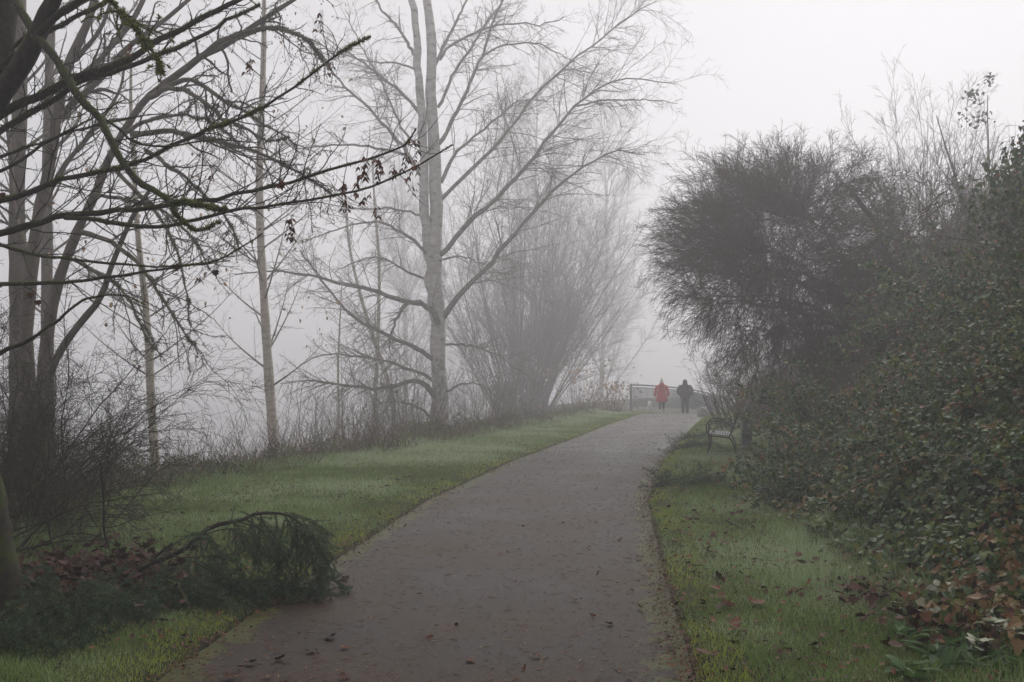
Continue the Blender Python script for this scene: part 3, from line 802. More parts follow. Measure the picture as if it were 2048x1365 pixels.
alder([(550, 915), (541, 800), (533, 680), (526, 560), (520, 450), (519, 330), (524, 200), (528, 80), (528, -80)], 23.5, 21, 8, 'pale barked alder with a few tan leaves halfway to the big birch', 48, 150, bl=(1.5, 4.0))
alder([(745, 900), (750, 800), (757, 640), (758, 520), (750, 420), (745, 320)], 42, 10, 4, 'faint thin pale trunk in fog just left of the big birch', 14, 30, bl=(1.5, 4))
alder([(676, 900), (678, 820), (676, 740), (680, 640), (684, 560)], 27, 6, 2, 'very thin pale sapling stem between the alder and the birch', 14, 16, bl=(.8, 2))
alder([(795, 900), (780, 780), (735, 640), (700, 500), (690, 380)], 46, 11, 4, 'leaning thin trunk fading into fog behind the birch limbs', 14, 0, bl=(1.5, 4))

# ------------------------------------------------------------------ big birch
d = 38.0
trk = [limb([(881, 960), (879, 800), (875, 700), (877, 640), (870, 540), (872, 420), (864, 250), (864, 100), (856, 0), (856, -160)], d, d, 37, 15, 30, .035),
       limb([(872, 640), (862, 560), (853, 430), (845, 280), (838, 160), (832, 80), (824, -20), (818, -140)], d, 37.6, 22, 13, 30, .04)]
BL = [
    ([(884, 640), (921, 589), (987, 523), (1022, 475), (1097, 391), (1158, 338), (1207, 314), (1237, 303), (1290, 310)], 30, 28, 17, 3),
    ([(878, 512), (900, 490), (934, 448), (996, 396), (1053, 334), (1097, 273), (1154, 211), (1198, 176), (1251, 160), (1347, 167)], 30, 27, 15, 3),
    ([(1154, 213), (1215, 200), (1286, 200), (1356, 207)], 28, 27, 6, 2),
    ([(880, 402), (934, 347), (987, 295), (1040, 237), (1070, 189), (1150, 119), (1215, 70), (1251, 35), (1312, 4)], 30, 31, 13, 3),
    ([(882, 365), (917, 303), (969, 259), (1013, 220), (1048, 200), (1090, 200)], 30, 32, 11, 3),
    ([(876, 290), (908, 237), (934, 176), (965, 110), (982, 57), (1012, -10)], 30, 29, 13, 7),
    ([(876, 215), (908, 149), (943, 92), (982, 35), (1020, -20)], 30, 31, 10, 5),
    ([(870, 130), (890, 88), (917, 35), (940, -20)], 30, 30, 11, 6),
    ([(880, 120), (903, 92), (960, 62), (1013, 48), (1084, 50), (1128, 33)], 30, 28, 8, 3),
    ([(965, 110), (1000, 95), (1060, 85), (1120, 110), (1180, 140)], 29, 28, 6, 2),
    ([(846, 235), (807, 189), (745, 141), (706, 110), (679, 97), (626, 57)], 30, 29, 11, 3),
    ([(836, 120), (793, 53), (767, 26), (740, -20)], 30, 30, 11, 6),
    ([(838, 140), (793, 127), (745, 123), (688, 110), (650, 80)], 30, 31, 7, 2),
    ([(850, 360), (807, 299), (776, 259), (732, 211), (692, 176), (657, 132), (626, 88)], 30, 28, 12, 4),
    ([(850, 350), (807, 312), (767, 299), (710, 290), (626, 295), (560, 310)], 30, 29, 10, 3),
    ([(858, 520), (844, 497), (811, 470), (776, 448), (732, 446), (666, 462), (600, 488)], 30, 28, 10, 3),
    ([(876, 660), (874, 640), (862, 618), (837, 606), (812, 610), (797, 628), (786, 660), (778, 700)], 30, 28.5, 20, 4),
    ([(840, 608), (792, 599), (751, 582), (700, 572), (600, 548), (530, 543), (470, 550)], 29.5, 28, 15, 4),
    ([(868, 720), (854, 710), (823, 691), (782, 674), (744, 657), (700, 630), (650, 570), (600, 500)], 30, 28, 14, 4),
    ([(878, 810), (868, 790), (850, 771), (833, 763), (809, 767), (768, 778), (700, 773), (620, 760), (560, 768)], 30, 28.5, 18, 3),
    ([(872, 765), (854, 753), (813, 736), (768, 722), (700, 712), (640, 712), (600, 730)], 30, 31, 11, 3),
    ([(876, 850), (847, 821), (820, 811), (789, 804), (740, 812)], 30, 29, 10, 3),
    ([(856, 440), (820, 425), (770, 415), (720, 420), (660, 400)], 30, 31, 8, 3),
    ([(858, 560), (820, 545), (770, 520), (720, 520), (670, 545)], 30, 30, 8, 3),
    ([(884, 690), (930, 690), (980, 705), (1030, 735), (1070, 760)], 30, 29, 8, 2),
    ([(884, 520), (930, 515), (980, 535), (1020, 560)], 30, 29, 6, 2),
    ([(886, 790), (920, 770), (960, 770), (1000, 800)], 30, 29, 7, 2),
    ([(845, 300), (800, 250), (770, 180), (720, 90), (690, 20)], 30, 32, 8, 3),
]
lms = [limb(p, a * 38 / 30, b_ * 38 / 30, w0 * .72, max(1.2, w1 * .6), 22, .03) for p, a, b_, w0, w1 in BL]
birch, LP, LR, lev = bare_tree('birch_tree', P3(-2.75, 38), 'big two-stemmed birch with pale banded bark and mossy arching limbs', 'tree',
    trk, lms, M_BIRCH, M_BRANCH,
    [dict(dens=5.0, lf=.32, lmin=.6, lmax=3.0, rf=.45, rmax=.018, rmin=.0065, g=-.015, wander=.10, m=8, k=4, ang=(30, 65)),
     dict(dens=4.4, lf=.5, lmin=.35, lmax=1.6, rmin=.0056, rmax=.008, g=-.03, wander=.11, m=7),
     dict(dens=4.2, lf=.5, lmin=.2, lmax=.75, rmin=.0048, rmax=.005, g=-.02, wander=.10, m=5)])

# ------------------------------------------------------------------ coppice clump, far poplars
def coppice(name, x, y, n, hgt, spread, label, cat, mat, seed_r=.03, lv=None, base_r=.5, ivy=False, group=None, lean=(0, 0)):
    base = P3(x, y)
    o = thing(name, base, label, cat, group)
    a = U(0, 2 * np.pi, n); rr = np.sqrt(U(0, 1, n)) * base_r
    st = np.stack([x + np.cos(a) * rr, y + np.sin(a) * rr, np.full(n, base[2] - .1)], -1)
    k = np.sqrt(U(0, 1, n)) * spread
    dr = np.stack([np.cos(a) * k + lean[0], np.sin(a) * k + lean[1], np.ones(n)], -1)
    L = hgt * U(.55, 1.08, n)
    L = L * (1.05 - .35 * k / max(spread, .01)); P, Rr = grow(st, dr, L, seed_r * U(.5, 1.5, n), 12, .045, .012, .2)
    mb = MB(); tubes(mb, P, Rr, 5); mb.build('stems', mat, o)
    tw = MB()
    lv = lv or [dict(dens=1.6, lf=.3, lmax=2.6, rmin=.006), dict(dens=2.4, lf=.45, lmax=1.2, rmin=.0045)]
    for Lv in lv:
        s = spawn(P, Rr, Lv['dens'], Lv.get('t', (.2, 1)), Lv.get('ang', (20, 50)), Lv['lf'], .2, Lv['lmax'], .5, .02)
        s = (s[0], s[1], s[2], np.maximum(s[3], Lv['rmin']))
        P, Rr = grow(*s, 6, Lv.get('wander', .10), Lv.get('g', .02), .4)
        tubes(tw, P, Rr, 3)
    tw.build('crown', mat, o)
    return o
clumpo = coppice('alder_clump', .6, 66, 92, 19, .64, 'dense many-stemmed alder clump with ivy at its foot between birch and railing', 'tree', M_FAR, .05,
        [dict(dens=1.7, lf=.34, lmax=4.2, rmin=.011, ang=(18, 48)), dict(dens=2.0, lf=.45, lmax=2.0, rmin=.008, wander=.08), dict(dens=2.0, lf=.5, lmax=1.0, rmin=.0065, wander=.08)], 1.7, lean=(.03, 0))
mi_ = MB(); n = 5200
a = U(0, 2 * np.pi, n); top = 1.2 + 6.5 * vnoise(a * 1.6, a * 0, 61) ** 1.5
hh = U(0, 1, n) ** 1.5 * top; rr = (1.6 + hh * .22) * np.sqrt(U(.25, 1, n))
off = np.stack([np.cos(a) * rr, np.sin(a) * rr, hh], -1)
leaves(mi_, P3(.6, 66) + off, RN.normal(0, .6, (n, 3)) - [0, 0, .5], np.stack([np.cos(a), np.sin(a), np.full(n, .5)], -1), U(.12, .22, n), IVY, U(0, .5, n))
mi_.build('ivy', M_IVY, clumpo, smooth=False)

def poplar(x, y, h, n, label, up=.5, r=.3, nb=46, spread=.5, group=None, d3=2.2):
    base = P3(x, y)
    o = thing('poplar_tree', base, label, 'tree', group)
    P, Rr = grow(base[None] - [0, 0, .2], [[0.01, 0, 1]], np.array([h]), np.array([r]), 24, .015, .01, .12)
    mb = MB(); tubes(mb, P, Rr, 9); mb.build('trunk', M_FAR, o)
    tw = MB()
    t = U(.12, .97, nb); f = t * 23; i = f.astype(int)
    pos = P[0, i]; a = U(0, 2 * np.pi, nb)
    dr = np.stack([np.cos(a) * spread, np.sin(a) * spread, np.full(nb, up)], -1)
    L = h * .34 * (1.1 - .8 * t) * U(.6, 1.2, nb)
    P, Rr = grow(pos, dr, L, Rr[0, i] * .35, 10, .07, .04, .25); tubes(tw, P, Rr, 4)
    for Lv in (dict(dens=2.6, lf=.35, lmax=3.0, rmin=.011), dict(dens=2.8, lf=.5, lmax=1.6, rmin=.009), dict(dens=d3, lf=.5, lmax=.9, rmin=.008)):
        s = spawn(P, Rr, Lv['dens'], (.15, 1), (25, 55), Lv['lf'], .3, Lv['lmax'], .5, .03)
        s = (s[0], s[1], s[2], np.maximum(s[3], Lv['rmin'])); P, Rr = grow(*s, 6, .11, .0, .45); tubes(tw, P, Rr, 3)
    tw.build('crown', M_FAR, o)
    return o
poplar(2.6, 125, 53, 1, 'tall foggy poplar rising behind the alder clump', .75, .42, 90, .6)
poplar(12.5, 140, 52, 1, 'second foggy poplar just right of the tall one behind the clump', .8, .4, 80, .6)
poplar(-15, 138, 50, 1, 'foggy poplar whose crown stands behind the birch stems', .8, .4, 70, .6)

# shrubs on the river bank
sh = []
SHL = ['bare twiggy riverside shrub beside the birch trunk', 'bare shrub left of the big birch behind the weeds', 'bare shrub between the pale alder and the birch', 'twiggy shrub at the foot of the pale alder', 'twiggy bare bush under the birch limbs',
       'low bare shrub right of the birch trunk', 'foggy brown shrub right of the alder clump', 'russet shrub near the left end of the railing', 'foggy bare shrub behind the alder clump', 'thin bare shrub near the water left of the nearer alder']
for i, (x, y, h, n_, s) in enumerate(((-3.4, 33, 5.0, 42, .6), (-4.8, 31, 4.6, 42, .65), (-5.4, 28, 4.4, 40, .65), (-6.0, 25, 3.2, 30, .7), (-4.4, 36, 5.8, 46, .6), (-.9, 36, 4.0, 26, .6), (3.6, 54, 5.0, 30, .5), (5.2, 51.5, 2.3, 26, .5), (-2.6, 62, 9, 40, .5), (-7.2, 18.5, 2.2, 16, .7))):
    so_ = coppice('bare_shrub', x, y, n_, h, s, SHL[i], 'shrub', M_HAW if i in (6, 7) else M_BRANCH, .014, [dict(dens=3.0, lf=.4, lmax=1.5, rmin=.0045, ang=(25, 60)), dict(dens=4, lf=.5, lmax=.7, rmin=.0032, ang=(25, 60), wander=.15)], .5, group='bare shrubs on the river bank')
    if i in (6, 7):
        n = 260; q_ = P3(x, y) + np.stack([RN.normal(0, h * .3, n), RN.normal(0, h * .3, n), U(.2, 1, n) * h * .7], -1); mf = MB()
        leaves(mf, q_, RN.normal(0, 1, (n, 3)), RN.normal(0, 1, (n, 3)), U(.1, .2, n), OVAL, U(0, .8, n)); mf.build('leaves', M_TAN, so_, smooth=False)

# dense bare bush at the left, near
def arching_bush(x, y, n, h, label, lean=(.5, -.1)):
    base = P3(x, y)
    o = thing('bare_bush', base, label, 'bush')
    st = base[None] + np.stack([RN.normal(0, .45, n), RN.normal(0, .4, n), np.full(n, -.1)], -1)
    dr = np.stack([RN.normal(lean[0], .55, n), RN.normal(lean[1], .5, n), np.full(n, 1.25)], -1)
    P, Rr = grow(st, dr, h * U(.45, 1.1, n), U(.005, .014, n), 14, .08, -.07, .25)
    mb = MB(); tubes(mb, P, Rr, 5); mb.build('stems', M_TWIG, o)
    tw = MB()
    for Lv in (dict(dens=9, lf=.4, lmax=.9, rmin=.003), dict(dens=10, lf=.5, lmax=.5, rmin=.0024), dict(dens=8, lf=.5, lmax=.25, rmin=.002)):
        s = spawn(P, Rr, Lv['dens'], (.2, 1), (30, 60), Lv['lf'], .06, Lv['lmax'], .5, .006)
        s = (s[0], s[1], s[2], np.maximum(s[3], Lv['rmin'])); P, Rr = grow(*s, 6, .14, -.03, .45); tubes(tw, P, Rr, 3)
    tw.build('crown', M_TWIG, o)
    return o
arching_bush(-5.2, 10.6, 70, 2.9, 'dense dark bare bush of arching twigs beside the grey maple foot', (.1, -.05))
arching_bush(-5.0, 9.2, 26, 2.3, 'low dark bush of bare twigs at the frame edge by the mossy trunk', (.05, 0))

# ------------------------------------------------------------------ right side: big twiggy thorn tree
def dome_tree(base, centre, rad, n1, n2, label, lean, d2, d3, d4, mat, name='hawthorn_tree', trunk_r=.16, zmin=None, cat='tree'):
    o = thing(name, base, label, cat)
    base = np.asarray(base); centre = np.asarray(centre)
    fork = base + (centre - base) * .35
    fork[2] = base[2] + (centre[2] - base[2]) * .55
    tr = MB()
    tp = resample(catmull([base - [0, 0, .3], base + (fork - base) * .5 + [.1, 0, .1], fork]), 14)[None]
    tubes(tr, tp, np.linspace(trunk_r, trunk_r * .7, 14)[None], 9); tr.build('trunk', M_HAW, o)
    rad = np.asarray(rad)
    v = nrm(RN.normal(0, 1, (n1, 3)) + np.asarray(lean))
    end = centre + v * rad * U(.45, .85, (n1, 1))
    t0 = tp[0][np.minimum(13, (U(.35, 1, n1) * 13).astype(int))]
    u = np.linspace(0, 1, 14)[None, :, None]
    mid = (t0 + end) / 2 + [0, 0, .5] + RN.normal(0, .5, (n1, 3))
    P = (1 - u) ** 2 * t0[:, None] + 2 * u * (1 - u) * mid[:, None] + u * u * end[:, None]
    P[:, 1:-1] += RN.normal(0, .045, P[:, 1:-1].shape)
    Rr = np.linspace(1, .2, 14)[None] * trunk_r * U(.2, .42, (n1, 1))
    lb = MB(); tubes(lb, P, Rr, 6)
    # side branches fill the dome: each leaves the nearest limb and bends outwards
    q = nrm(RN.normal(0, 1, (n2, 3)) + np.asarray(lean)) * (U(0.02, .8, (n2, 1)) ** .45); q = centre + q * rad
    if zmin is not None: q = q[q[:, 2] > zmin + .3]
    LPts = P[:, 3:].reshape(-1, 3)
    near = np.array([LPts[np.argmin(((LPts - a_) ** 2).sum(1) + RN.uniform(0, .3, len(LPts)))] for a_ in q])
    out = nrm((q - centre) / rad + RN.normal(0, .5, q.shape)) * U(.35, .8, (len(q), 1))
    tip = q + out; tip[:, 2] -= .12
    u = np.linspace(0, 1, 12)[None, :, None]
    S = (1 - u) ** 2 * near[:, None] + 2 * u * (1 - u) * q[:, None] + u * u * tip[:, None]
    S[:, 1:-1] += RN.normal(0, .02, S[:, 1:-1].shape)
    P, Rr = S, np.linspace(1, .4, 12)[None] * U(.006, .012, (len(q), 1))
    tubes(lb, P, Rr, 4); lb.build('limbs', mat, o)
    tw = MB()
    for (dens, lf, lmin, lmax, rmin, g, wnd, ko) in ((d2, .5, .3, 1.0, .0055, -.03, .09, .5), (d3, .6, .25, .7, .0044, -.05, .09, .4), (d4, .6, .15, .42, .0038, -.02, .09, .45)):
        s = spawn(P, Rr, dens, (.2, 1), (25, 65), lf, lmin, lmax, .5, .012, .5)
        outv = nrm((s[0] - centre) / rad); dd = nrm(s[1] + outv * ko)
        s = (s[0], dd, s[2], np.maximum(s[3], rmin)); P, Rr = grow(*s, 6, wnd, g, .45)
        tubes(tw, P, Rr, 3)
    print('dome', len(P))
    tw.build('crown', mat, o)
    return o
dt = 24.0
hb = P3(9.3, 24.5)
dome_tree(hb, px(1585, 525, dt), (3.15, 2.4, 2.8), 30, 1450, 'huge dense dome of bare brown twigs leaning from the bank over the bench', (-.12, -.1, -.05), 5.0, 6.5, 8.0, M_HAW, trunk_r=.17)
tb_ = P3(9.2, 21.3)
dome_tree(tb_, px(1850, 500, 21.5), (2.1, 1.6, 1.75), 16, 260, 'brown thicket of bare twigs between the twiggy dome and the ivy column', (0, -.1, .1), 5, 6, 7, M_HAW, name='bare_thicket', trunk_r=.09, cat='shrub')
# heavy low bough
bb = MB()
for pts, w0, w1 in (([(1830, 612), (1790, 604), (1740, 610), (1690, 604), (1640, 570)], 18, 8), ([(1770, 720), (1730, 680), (1690, 660), (1640, 640)], 14, 6), ([(1800, 760), (1790, 660), (1780, 560), (1760, 460), (1700, 380)], 22, 8)):
    P, r = limb(pts, 22.6, 23, w0, w1, 18, .02); tubes(bb, P[None], r[None], 8)
bb.build('bough', M_TWIG, bpy.data.objects['hawthorn_tree'])
coppice('bare_tree', 13.2, 31, 46, 6.6, .42, 'pale upright bare tree on the bank crest behind the twiggy dome', 'tree', M_BRANCH, .020, [dict(dens=3.6, lf=.3, lmax=1.8, rmin=.007, ang=(18, 42)), dict(dens=4, lf=.45, lmax=.9, rmin=.0055, ang=(18, 42)), dict(dens=3, lf=.5, lmax=.5, rmin=.0045)], 1.1)
bt = coppice('bare_tree', 12.3, 26, 16, 5.2, .5, 'bare tree with a few dark leaf clumps on the crest by the ivy column', 'tree', M_BRANCH, .04, [dict(dens=2.2, lf=.35, lmax=1.5, rmin=.006, ang=(25, 55)), dict(dens=3, lf=.45, lmax=.7, rmin=.0045, ang=(25, 55))], .6, lean=(-.05, 0))
mf = MB()
for (x_, y_, s) in ((1955, 205, .3), (1968, 235, .28), (1975, 160, .15), (1928, 240, .2), (1945, 190, .2)):
    c0 = px(x_, y_, 25.5); n = 26
    leaves(mf, c0 + RN.normal(0, s * .55, (n, 3)), RN.normal(0, 1, (n, 3)), RN.normal(0, 1, (n, 3)), U(.06, .12, n), IVY, U(0, .4, n))
mf.build('ivy', M_IVY, bt, smooth=False)
coppice('bare_shrub', 10.2, 23, 26, 3.6, .7, 'brown bare shrub on the upper bank right of the twiggy dome', 'shrub', M_HAW, .018, [dict(dens=3.6, lf=.4, lmax=1.3, rmin=.005, ang=(25, 60)), dict(dens=5, lf=.5, lmax=.6, rmin=.0038, ang=(25, 60))], .9)
coppice('bare_shrub', 10.9, 19.5, 22, 2.6, .7, 'brown bare shrub high on the bank beside the ivy column', 'shrub', M_HAW, .018, [dict(dens=3.6, lf=.4, lmax=1.2, rmin=.005, ang=(25, 60)), dict(dens=5, lf=.5, lmax=.5, rmin=.0036, ang=(25, 60))], .9)
for (x_, y_, h_, lab_) in ((8.0, 28.5, 3.4, 'brown bare shrub under the middle of the twiggy dome'), (9.2, 26.5, 3.0, 'brown bare shrub round the trunk of the twiggy dome'), (8.3, 33, 3.6, 'hazy bare shrub on the bank between the dome and the walkers'), (9.4, 38, 3.0, 'hazy bare shrub on the bank nearest the walkers')):
    coppice('bare_shrub', x_, y_, 30, h_, .8, lab_, 'shrub', M_HAW, .014, [dict(dens=4.5, lf=.4, lmax=1.3, rmin=.0055, ang=(25, 60)), dict(dens=6, lf=.5, lmax=.7, rmin=.0045, ang=(25, 60)), dict(dens=4, lf=.5, lmax=.4, rmin=.004, ang=(25, 60))], 1.1)
coppice('bare_shrub', 7.2, 30.5, 24, 3.0, .7, 'brown bare shrub on the bank foot beyond the bench', 'shrub', M_HAW, .016, [dict(dens=3.6, lf=.4, lmax=1.2, rmin=.005, ang=(25, 60)), dict(dens=5, lf=.5, lmax=.5, rmin=.0036, ang=(25, 60))], .8)

# ivy column at the right edge
ib = P3(7.35, 13.6)
iv = thing('ivy_tree', ib, 'ivy smothered tree trunk forming a dark leafy column at the right edge', 'tree')
P = resample(catmull([ib - [0, 0, .3], ib + [.05, 0, 1.0], ib + [.15, 0, 2.0], ib + [.3, .1, 3.1]]), 18)
tv = MB(); tubes(tv, P[None], np.linspace(.2, .1, 18)[None], 9); tv.build('trunk', M_TWIG, iv)
n = 9000; f = U(0, 1, n); i = (f * 17).astype(int); a = U(0, 2 * np.pi, n)
rr = (.35 + .75 * vnoise(f * 5, a * 1.2, 51)) * (1.35 * np.sqrt(np.clip(1.02 - f ** 1.6, 0, 1))) * np.sqrt(U(.3, 1, n)) * (.75 + .5 * vnoise(f * 13, a * 3, 52))
q = P[i] + np.stack([np.cos(a) * rr, np.sin(a) * rr, RN.normal(0, .12, n)], -1)
mf = MB(); leaves(mf, q, RN.normal(0, .5, (n, 3)) - [0, 0, .7], np.stack([np.cos(a), np.sin(a), np.full(n, .6)], -1) + RN.normal(0, .4, (n, 3)), U(.05, .095, n), IVY, np.where(U(0, 1, n) < .06, U(.7, .95, n), U(0, .55, n)), curl=.2)
mf.build('foliage', M_IVY, iv, smooth=False)

# ------------------------------------------------------------------ fir boughs
def spray(mbn, mbt, P, Rr, needle=.022, per_m=420, flat=None):
    tubes(mbt, P, Rr, 3)
    n, m, _ = P.shape
    ln = np.linalg.norm(np.diff(P, axis=1), axis=2).sum(1)
    idx = np.repeat(np.arange(n), np.maximum(4, (ln * per_m)).astype(int))
    f = U(0.03, 1, len(idx)) * (m - 1); i = np.minimum(f.astype(int), m - 2); fr = (f - i)[:, None]
    pos = P[idx, i] * (1 - fr) + P[idx, i + 1] * fr; tan = nrm(P[idx, i + 1] - P[idx, i])
    q = nrm(np.cross(tan, RN.normal(0, 1, tan.shape)))
    tone = np.repeat(U(.1, .8, n), np.maximum(4, (ln * per_m)).astype(int)) + RN.normal(0, .12, len(idx))
    leaves(mbn, pos, q + tan * .75, RN.normal(0, 1, tan.shape), needle * U(.7, 1.2, len(idx)), BLADE, np.clip(tone, 0, 1), wid=.14)

def fir_bough(base, label, stems, subs_d, gdrop, needle=.024, per_m=420, extra=None, lsub=(.2, .42), sub_g=-.2, group=None, upz=.12, drop=None):
    o = thing('fir_branch', base, label, 'branch', group)
    st = MB(); SP, SR = cat_limbs(stems, 24); tubes(st, SP, SR, 8); st.build('stem', M_TWIG, o)
    nd, tb = MB(), MB()
    s = spawn(SP, SR, subs_d, (.05, 1), (35, 75), .5, lsub[0], lsub[1], .5, .006, .3, bias=(0, -.3, -1), bw=.5)
    if drop is not None:
        kk = drop(s[0]); s = tuple(a_[kk] for a_ in s)
    if extra is not None:
        s = tuple(np.concatenate([a_, b_]) for a_, b_ in zip(s, extra))
    s[1][:, 2] = np.minimum(s[1][:, 2], upz)
    s = (s[0], nrm(s[1]), s[2], np.clip(s[3], .002, .005))
    P, Rr = grow(*s, 8, .08, sub_g, .4)
    zf = hz(P[..., 0], P[..., 1]) + .015
    P[..., 2] = np.maximum(P[..., 2], zf + U(0, .05, zf.shape)); spray(nd, tb, P, Rr, needle, per_m)
    s2 = spawn(P, Rr, 24, (.1, 1), (35, 60), .4, .08, .25, .6, .002, .5)
    P2, R2 = grow(*s2, 5, .06, sub_g * .5, .5)
    zf = hz(P2[..., 0], P2[..., 1]) + .012
    P2[..., 2] = np.maximum(P2[..., 2], zf + U(0, .04, zf.shape)); spray(nd, tb, P2, R2, needle, per_m)
    tb.build('twigs', M_TWIG, o); nd.build('needles', M_FIR, o)
    return o

def gp(x, y, lift=0.0):
    """ground point seen at photo position x, y, lifted by some metres"""
    dd = F * CH / (y - 757.5)
    X = (x - 1024) / F * dd
    return np.array([X, dd, float(hz(X, dd)) + lift])
def seg(pts, w0, w1, m=24):
    P = resample(catmull(pts), m); return P, np.linspace(w0, w1, m)
e0 = [px(200, 1163, 7.9), px(260, 1148, 7.8), px(300, 1128, 7.75), px(340, 1112, 7.75), px(375, 1095, 7.75), px(410, 1062, 7.8), px(450, 1045, 7.8), px(478, 1045, 7.8), px(500, 1030, 7.8), px(545, 1026, 7.8), px(580, 1032, 7.75), px(606, 1052, 7.7), px(628, 1080, 7.65), px(642, 1118, 7.6), px(650, 1160, 7.55)]
stems = [seg(e0, .028, .005, 40), seg([px(270, 1146, 7.8), px(305, 1120, 7.75), px(330, 1098, 7.7), px(345, 1088, 7.7)], .013, .010),
         seg([px(480, 1045, 7.8), px(515, 1055, 7.7), px(545, 1075, 7.55), px(560, 1110, 7.45)], .008, .003),
         seg([px(400, 1075, 7.8), px(440, 1060, 7.7), px(490, 1060, 7.55), px(530, 1080, 7.45)], .007, .003),
         seg([px(330, 1100, 7.75), px(360, 1115, 7.6), px(420, 1112, 7.5), px(470, 1108, 7.4)], .006, .003),
         seg([px(210, 1165, 7.8), px(160, 1180, 7.5), px(100, 1200, 7.2), px(60, 1240, 6.9)], .012, .004),
         seg([px(200, 1165, 7.8), px(210, 1190, 7.4), px(190, 1225, 7.0), px(160, 1265, 6.7)], .010, .004),
         seg([px(520, 1028, 7.8), px(535, 1060, 7.7), px(560, 1100, 7.6), px(585, 1150, 7.5)], .006, .003),
         seg([px(580, 1035, 7.75), px(605, 1075, 7.65), px(625, 1120, 7.6), px(635, 1165, 7.5)], .006, .003),
         seg([px(300, 1130, 7.75), px(320, 1160, 7.6), px(350, 1180, 7.45), px(400, 1190, 7.35)], .008, .003),
         seg([px(350, 1112, 7.7), px(400, 1130, 7.5), px(440, 1150, 7.4), px(500, 1170, 7.3)], .008, .003)]
# low masses of foliage lying on the grass
cs = []
for (x_, y_, sx, sy, n) in ((95, 1270, 55, 30, 40), (170, 1245, 60, 30, 40), (240, 1230, 45, 25, 30), (330, 1205, 45, 20, 28), (430, 1205, 55, 16, 32), (520, 1190, 60, 12, 26), (620, 1178, 45, 8, 18), (120, 1225, 45, 15, 22)):
    for _ in range(n):
        p = gp(random.gauss(x_, sx * .6), random.gauss(y_, sy * .6), random.uniform(.02, .27 if x_ < 300 else .17)); cs.append(p)
cs = np.array(cs); n = len(cs)
ex = (cs, np.stack([RN.normal(-.1, .8, n), RN.normal(-.4, .5, n), U(-.2, .35, n)], -1), U(.22, .5, n), np.full(n, .003))
fir_bough(gp(230, 1190), 'large broken fir bough with drooping dark needles across the grass and onto the path', stems, 20, -.2, extra=ex, per_m=700, drop=lambda q: ~((q[:, 0] < -2.42) & (q[:, 2] - hz(q[:, 0], q[:, 1]) > .13)))
gr2 = 'small fir sprigs dropped on the right verge'
def small_bough(pts, n_ex, label, lift=.10, ln=(.12, .28), needle=.024):
    n_ex = int(n_ex * .8)
    st = [seg([gp(x_, y_, lf) for x_, y_, lf in pts], .008, .003, 24)]
    c = []
    for _ in range(n_ex):
        x_, y_, lf = random.choice(pts); c.append(gp(x_ + random.gauss(0, 14), y_ + random.gauss(0, 5), random.uniform(0.02, lift)))
    c = np.array(c); n = len(c)
    ex = (c, np.stack([RN.normal(0, .8, n), RN.normal(0, .5, n), U(-.1, .7, n)], -1), U(ln[0], ln[1], n), np.full(n, .003))
    return fir_bough(gp(pts[0][0], pts[0][1]), label, st, 22, -.1, needle, 420, ex, (.12, .3), -.06, upz=.6)
small_bough([(1300, 972, .03), (1335, 975, .08), (1370, 976, .12), (1400, 974, .10), (1425, 970, .16)], 80, 'small dark fir sprig lying on the right grass edge touching the asphalt', .2)
small_bough([(1330, 905, .02), (1380, 900, .05), (1420, 893, .05)], 22, 'flat fir sprig on the path edge before the bench legs', .08)
small_bough([(1345, 885, .02), (1390, 878, .05), (1430, 873, .06)], 20, 'flat fir sprig on the path edge beside the bench seat', .08)
small_bough([(1510, 985, .1), (1550, 975, .15), (1600, 965, .3)], 36, 'fir sprig caught at the foot of the bramble bank', .35)
small_bough([(1590, 905, .5), (1640, 890, .8), (1700, 880, 1.0)], 50, 'fir bough caught among the brambles higher up the bank', .9, (.3, .6))

# ------------------------------------------------------------------ mossy fallen twigs
def ground_twig(pts, w, label, mat=M_MOSSY):
    P, r = seg([gp(x_, y_, lf) for x_, y_, lf in pts], w, w * .4, 20)
    P[1:-1] += RN.normal(0, .006, (18, 3))
    mb = MB(); tubes(mb, P[None], r[None], 6)
    s = spawn(P[None], r[None], 7, (.2, 1), (30, 60), .3, .05, .2, .6, .006); P2, R2 = grow(*s, 5, .2, 0, .5)
    P2[..., 2] = np.maximum(P2[..., 2], hz(P2[..., 0], P2[..., 1]) + .01); tubes(mb, P2, R2, 4)
    o = mb.build('twig', mat); tag(o, label, 'twig')
ground_twig([(340, 1195, .10), (365, 1212, .12), (380, 1228, .06), (395, 1240, .02), (415, 1246, .01)], .012, 'mossy crooked twig on the grass below the big fir bough')
ground_twig([(122, 1345, .02), (135, 1330, .02), (142, 1318, .02)], .006, 'short dark twig lying on the near left grass', M_TWIG)
ground_twig([(1450, 1050, .02), (1475, 1062, .02), (1510, 1072, .02), (1530, 1066, .02)], .012, 'brown stick with side shoots on the right grass', M_TWIG)

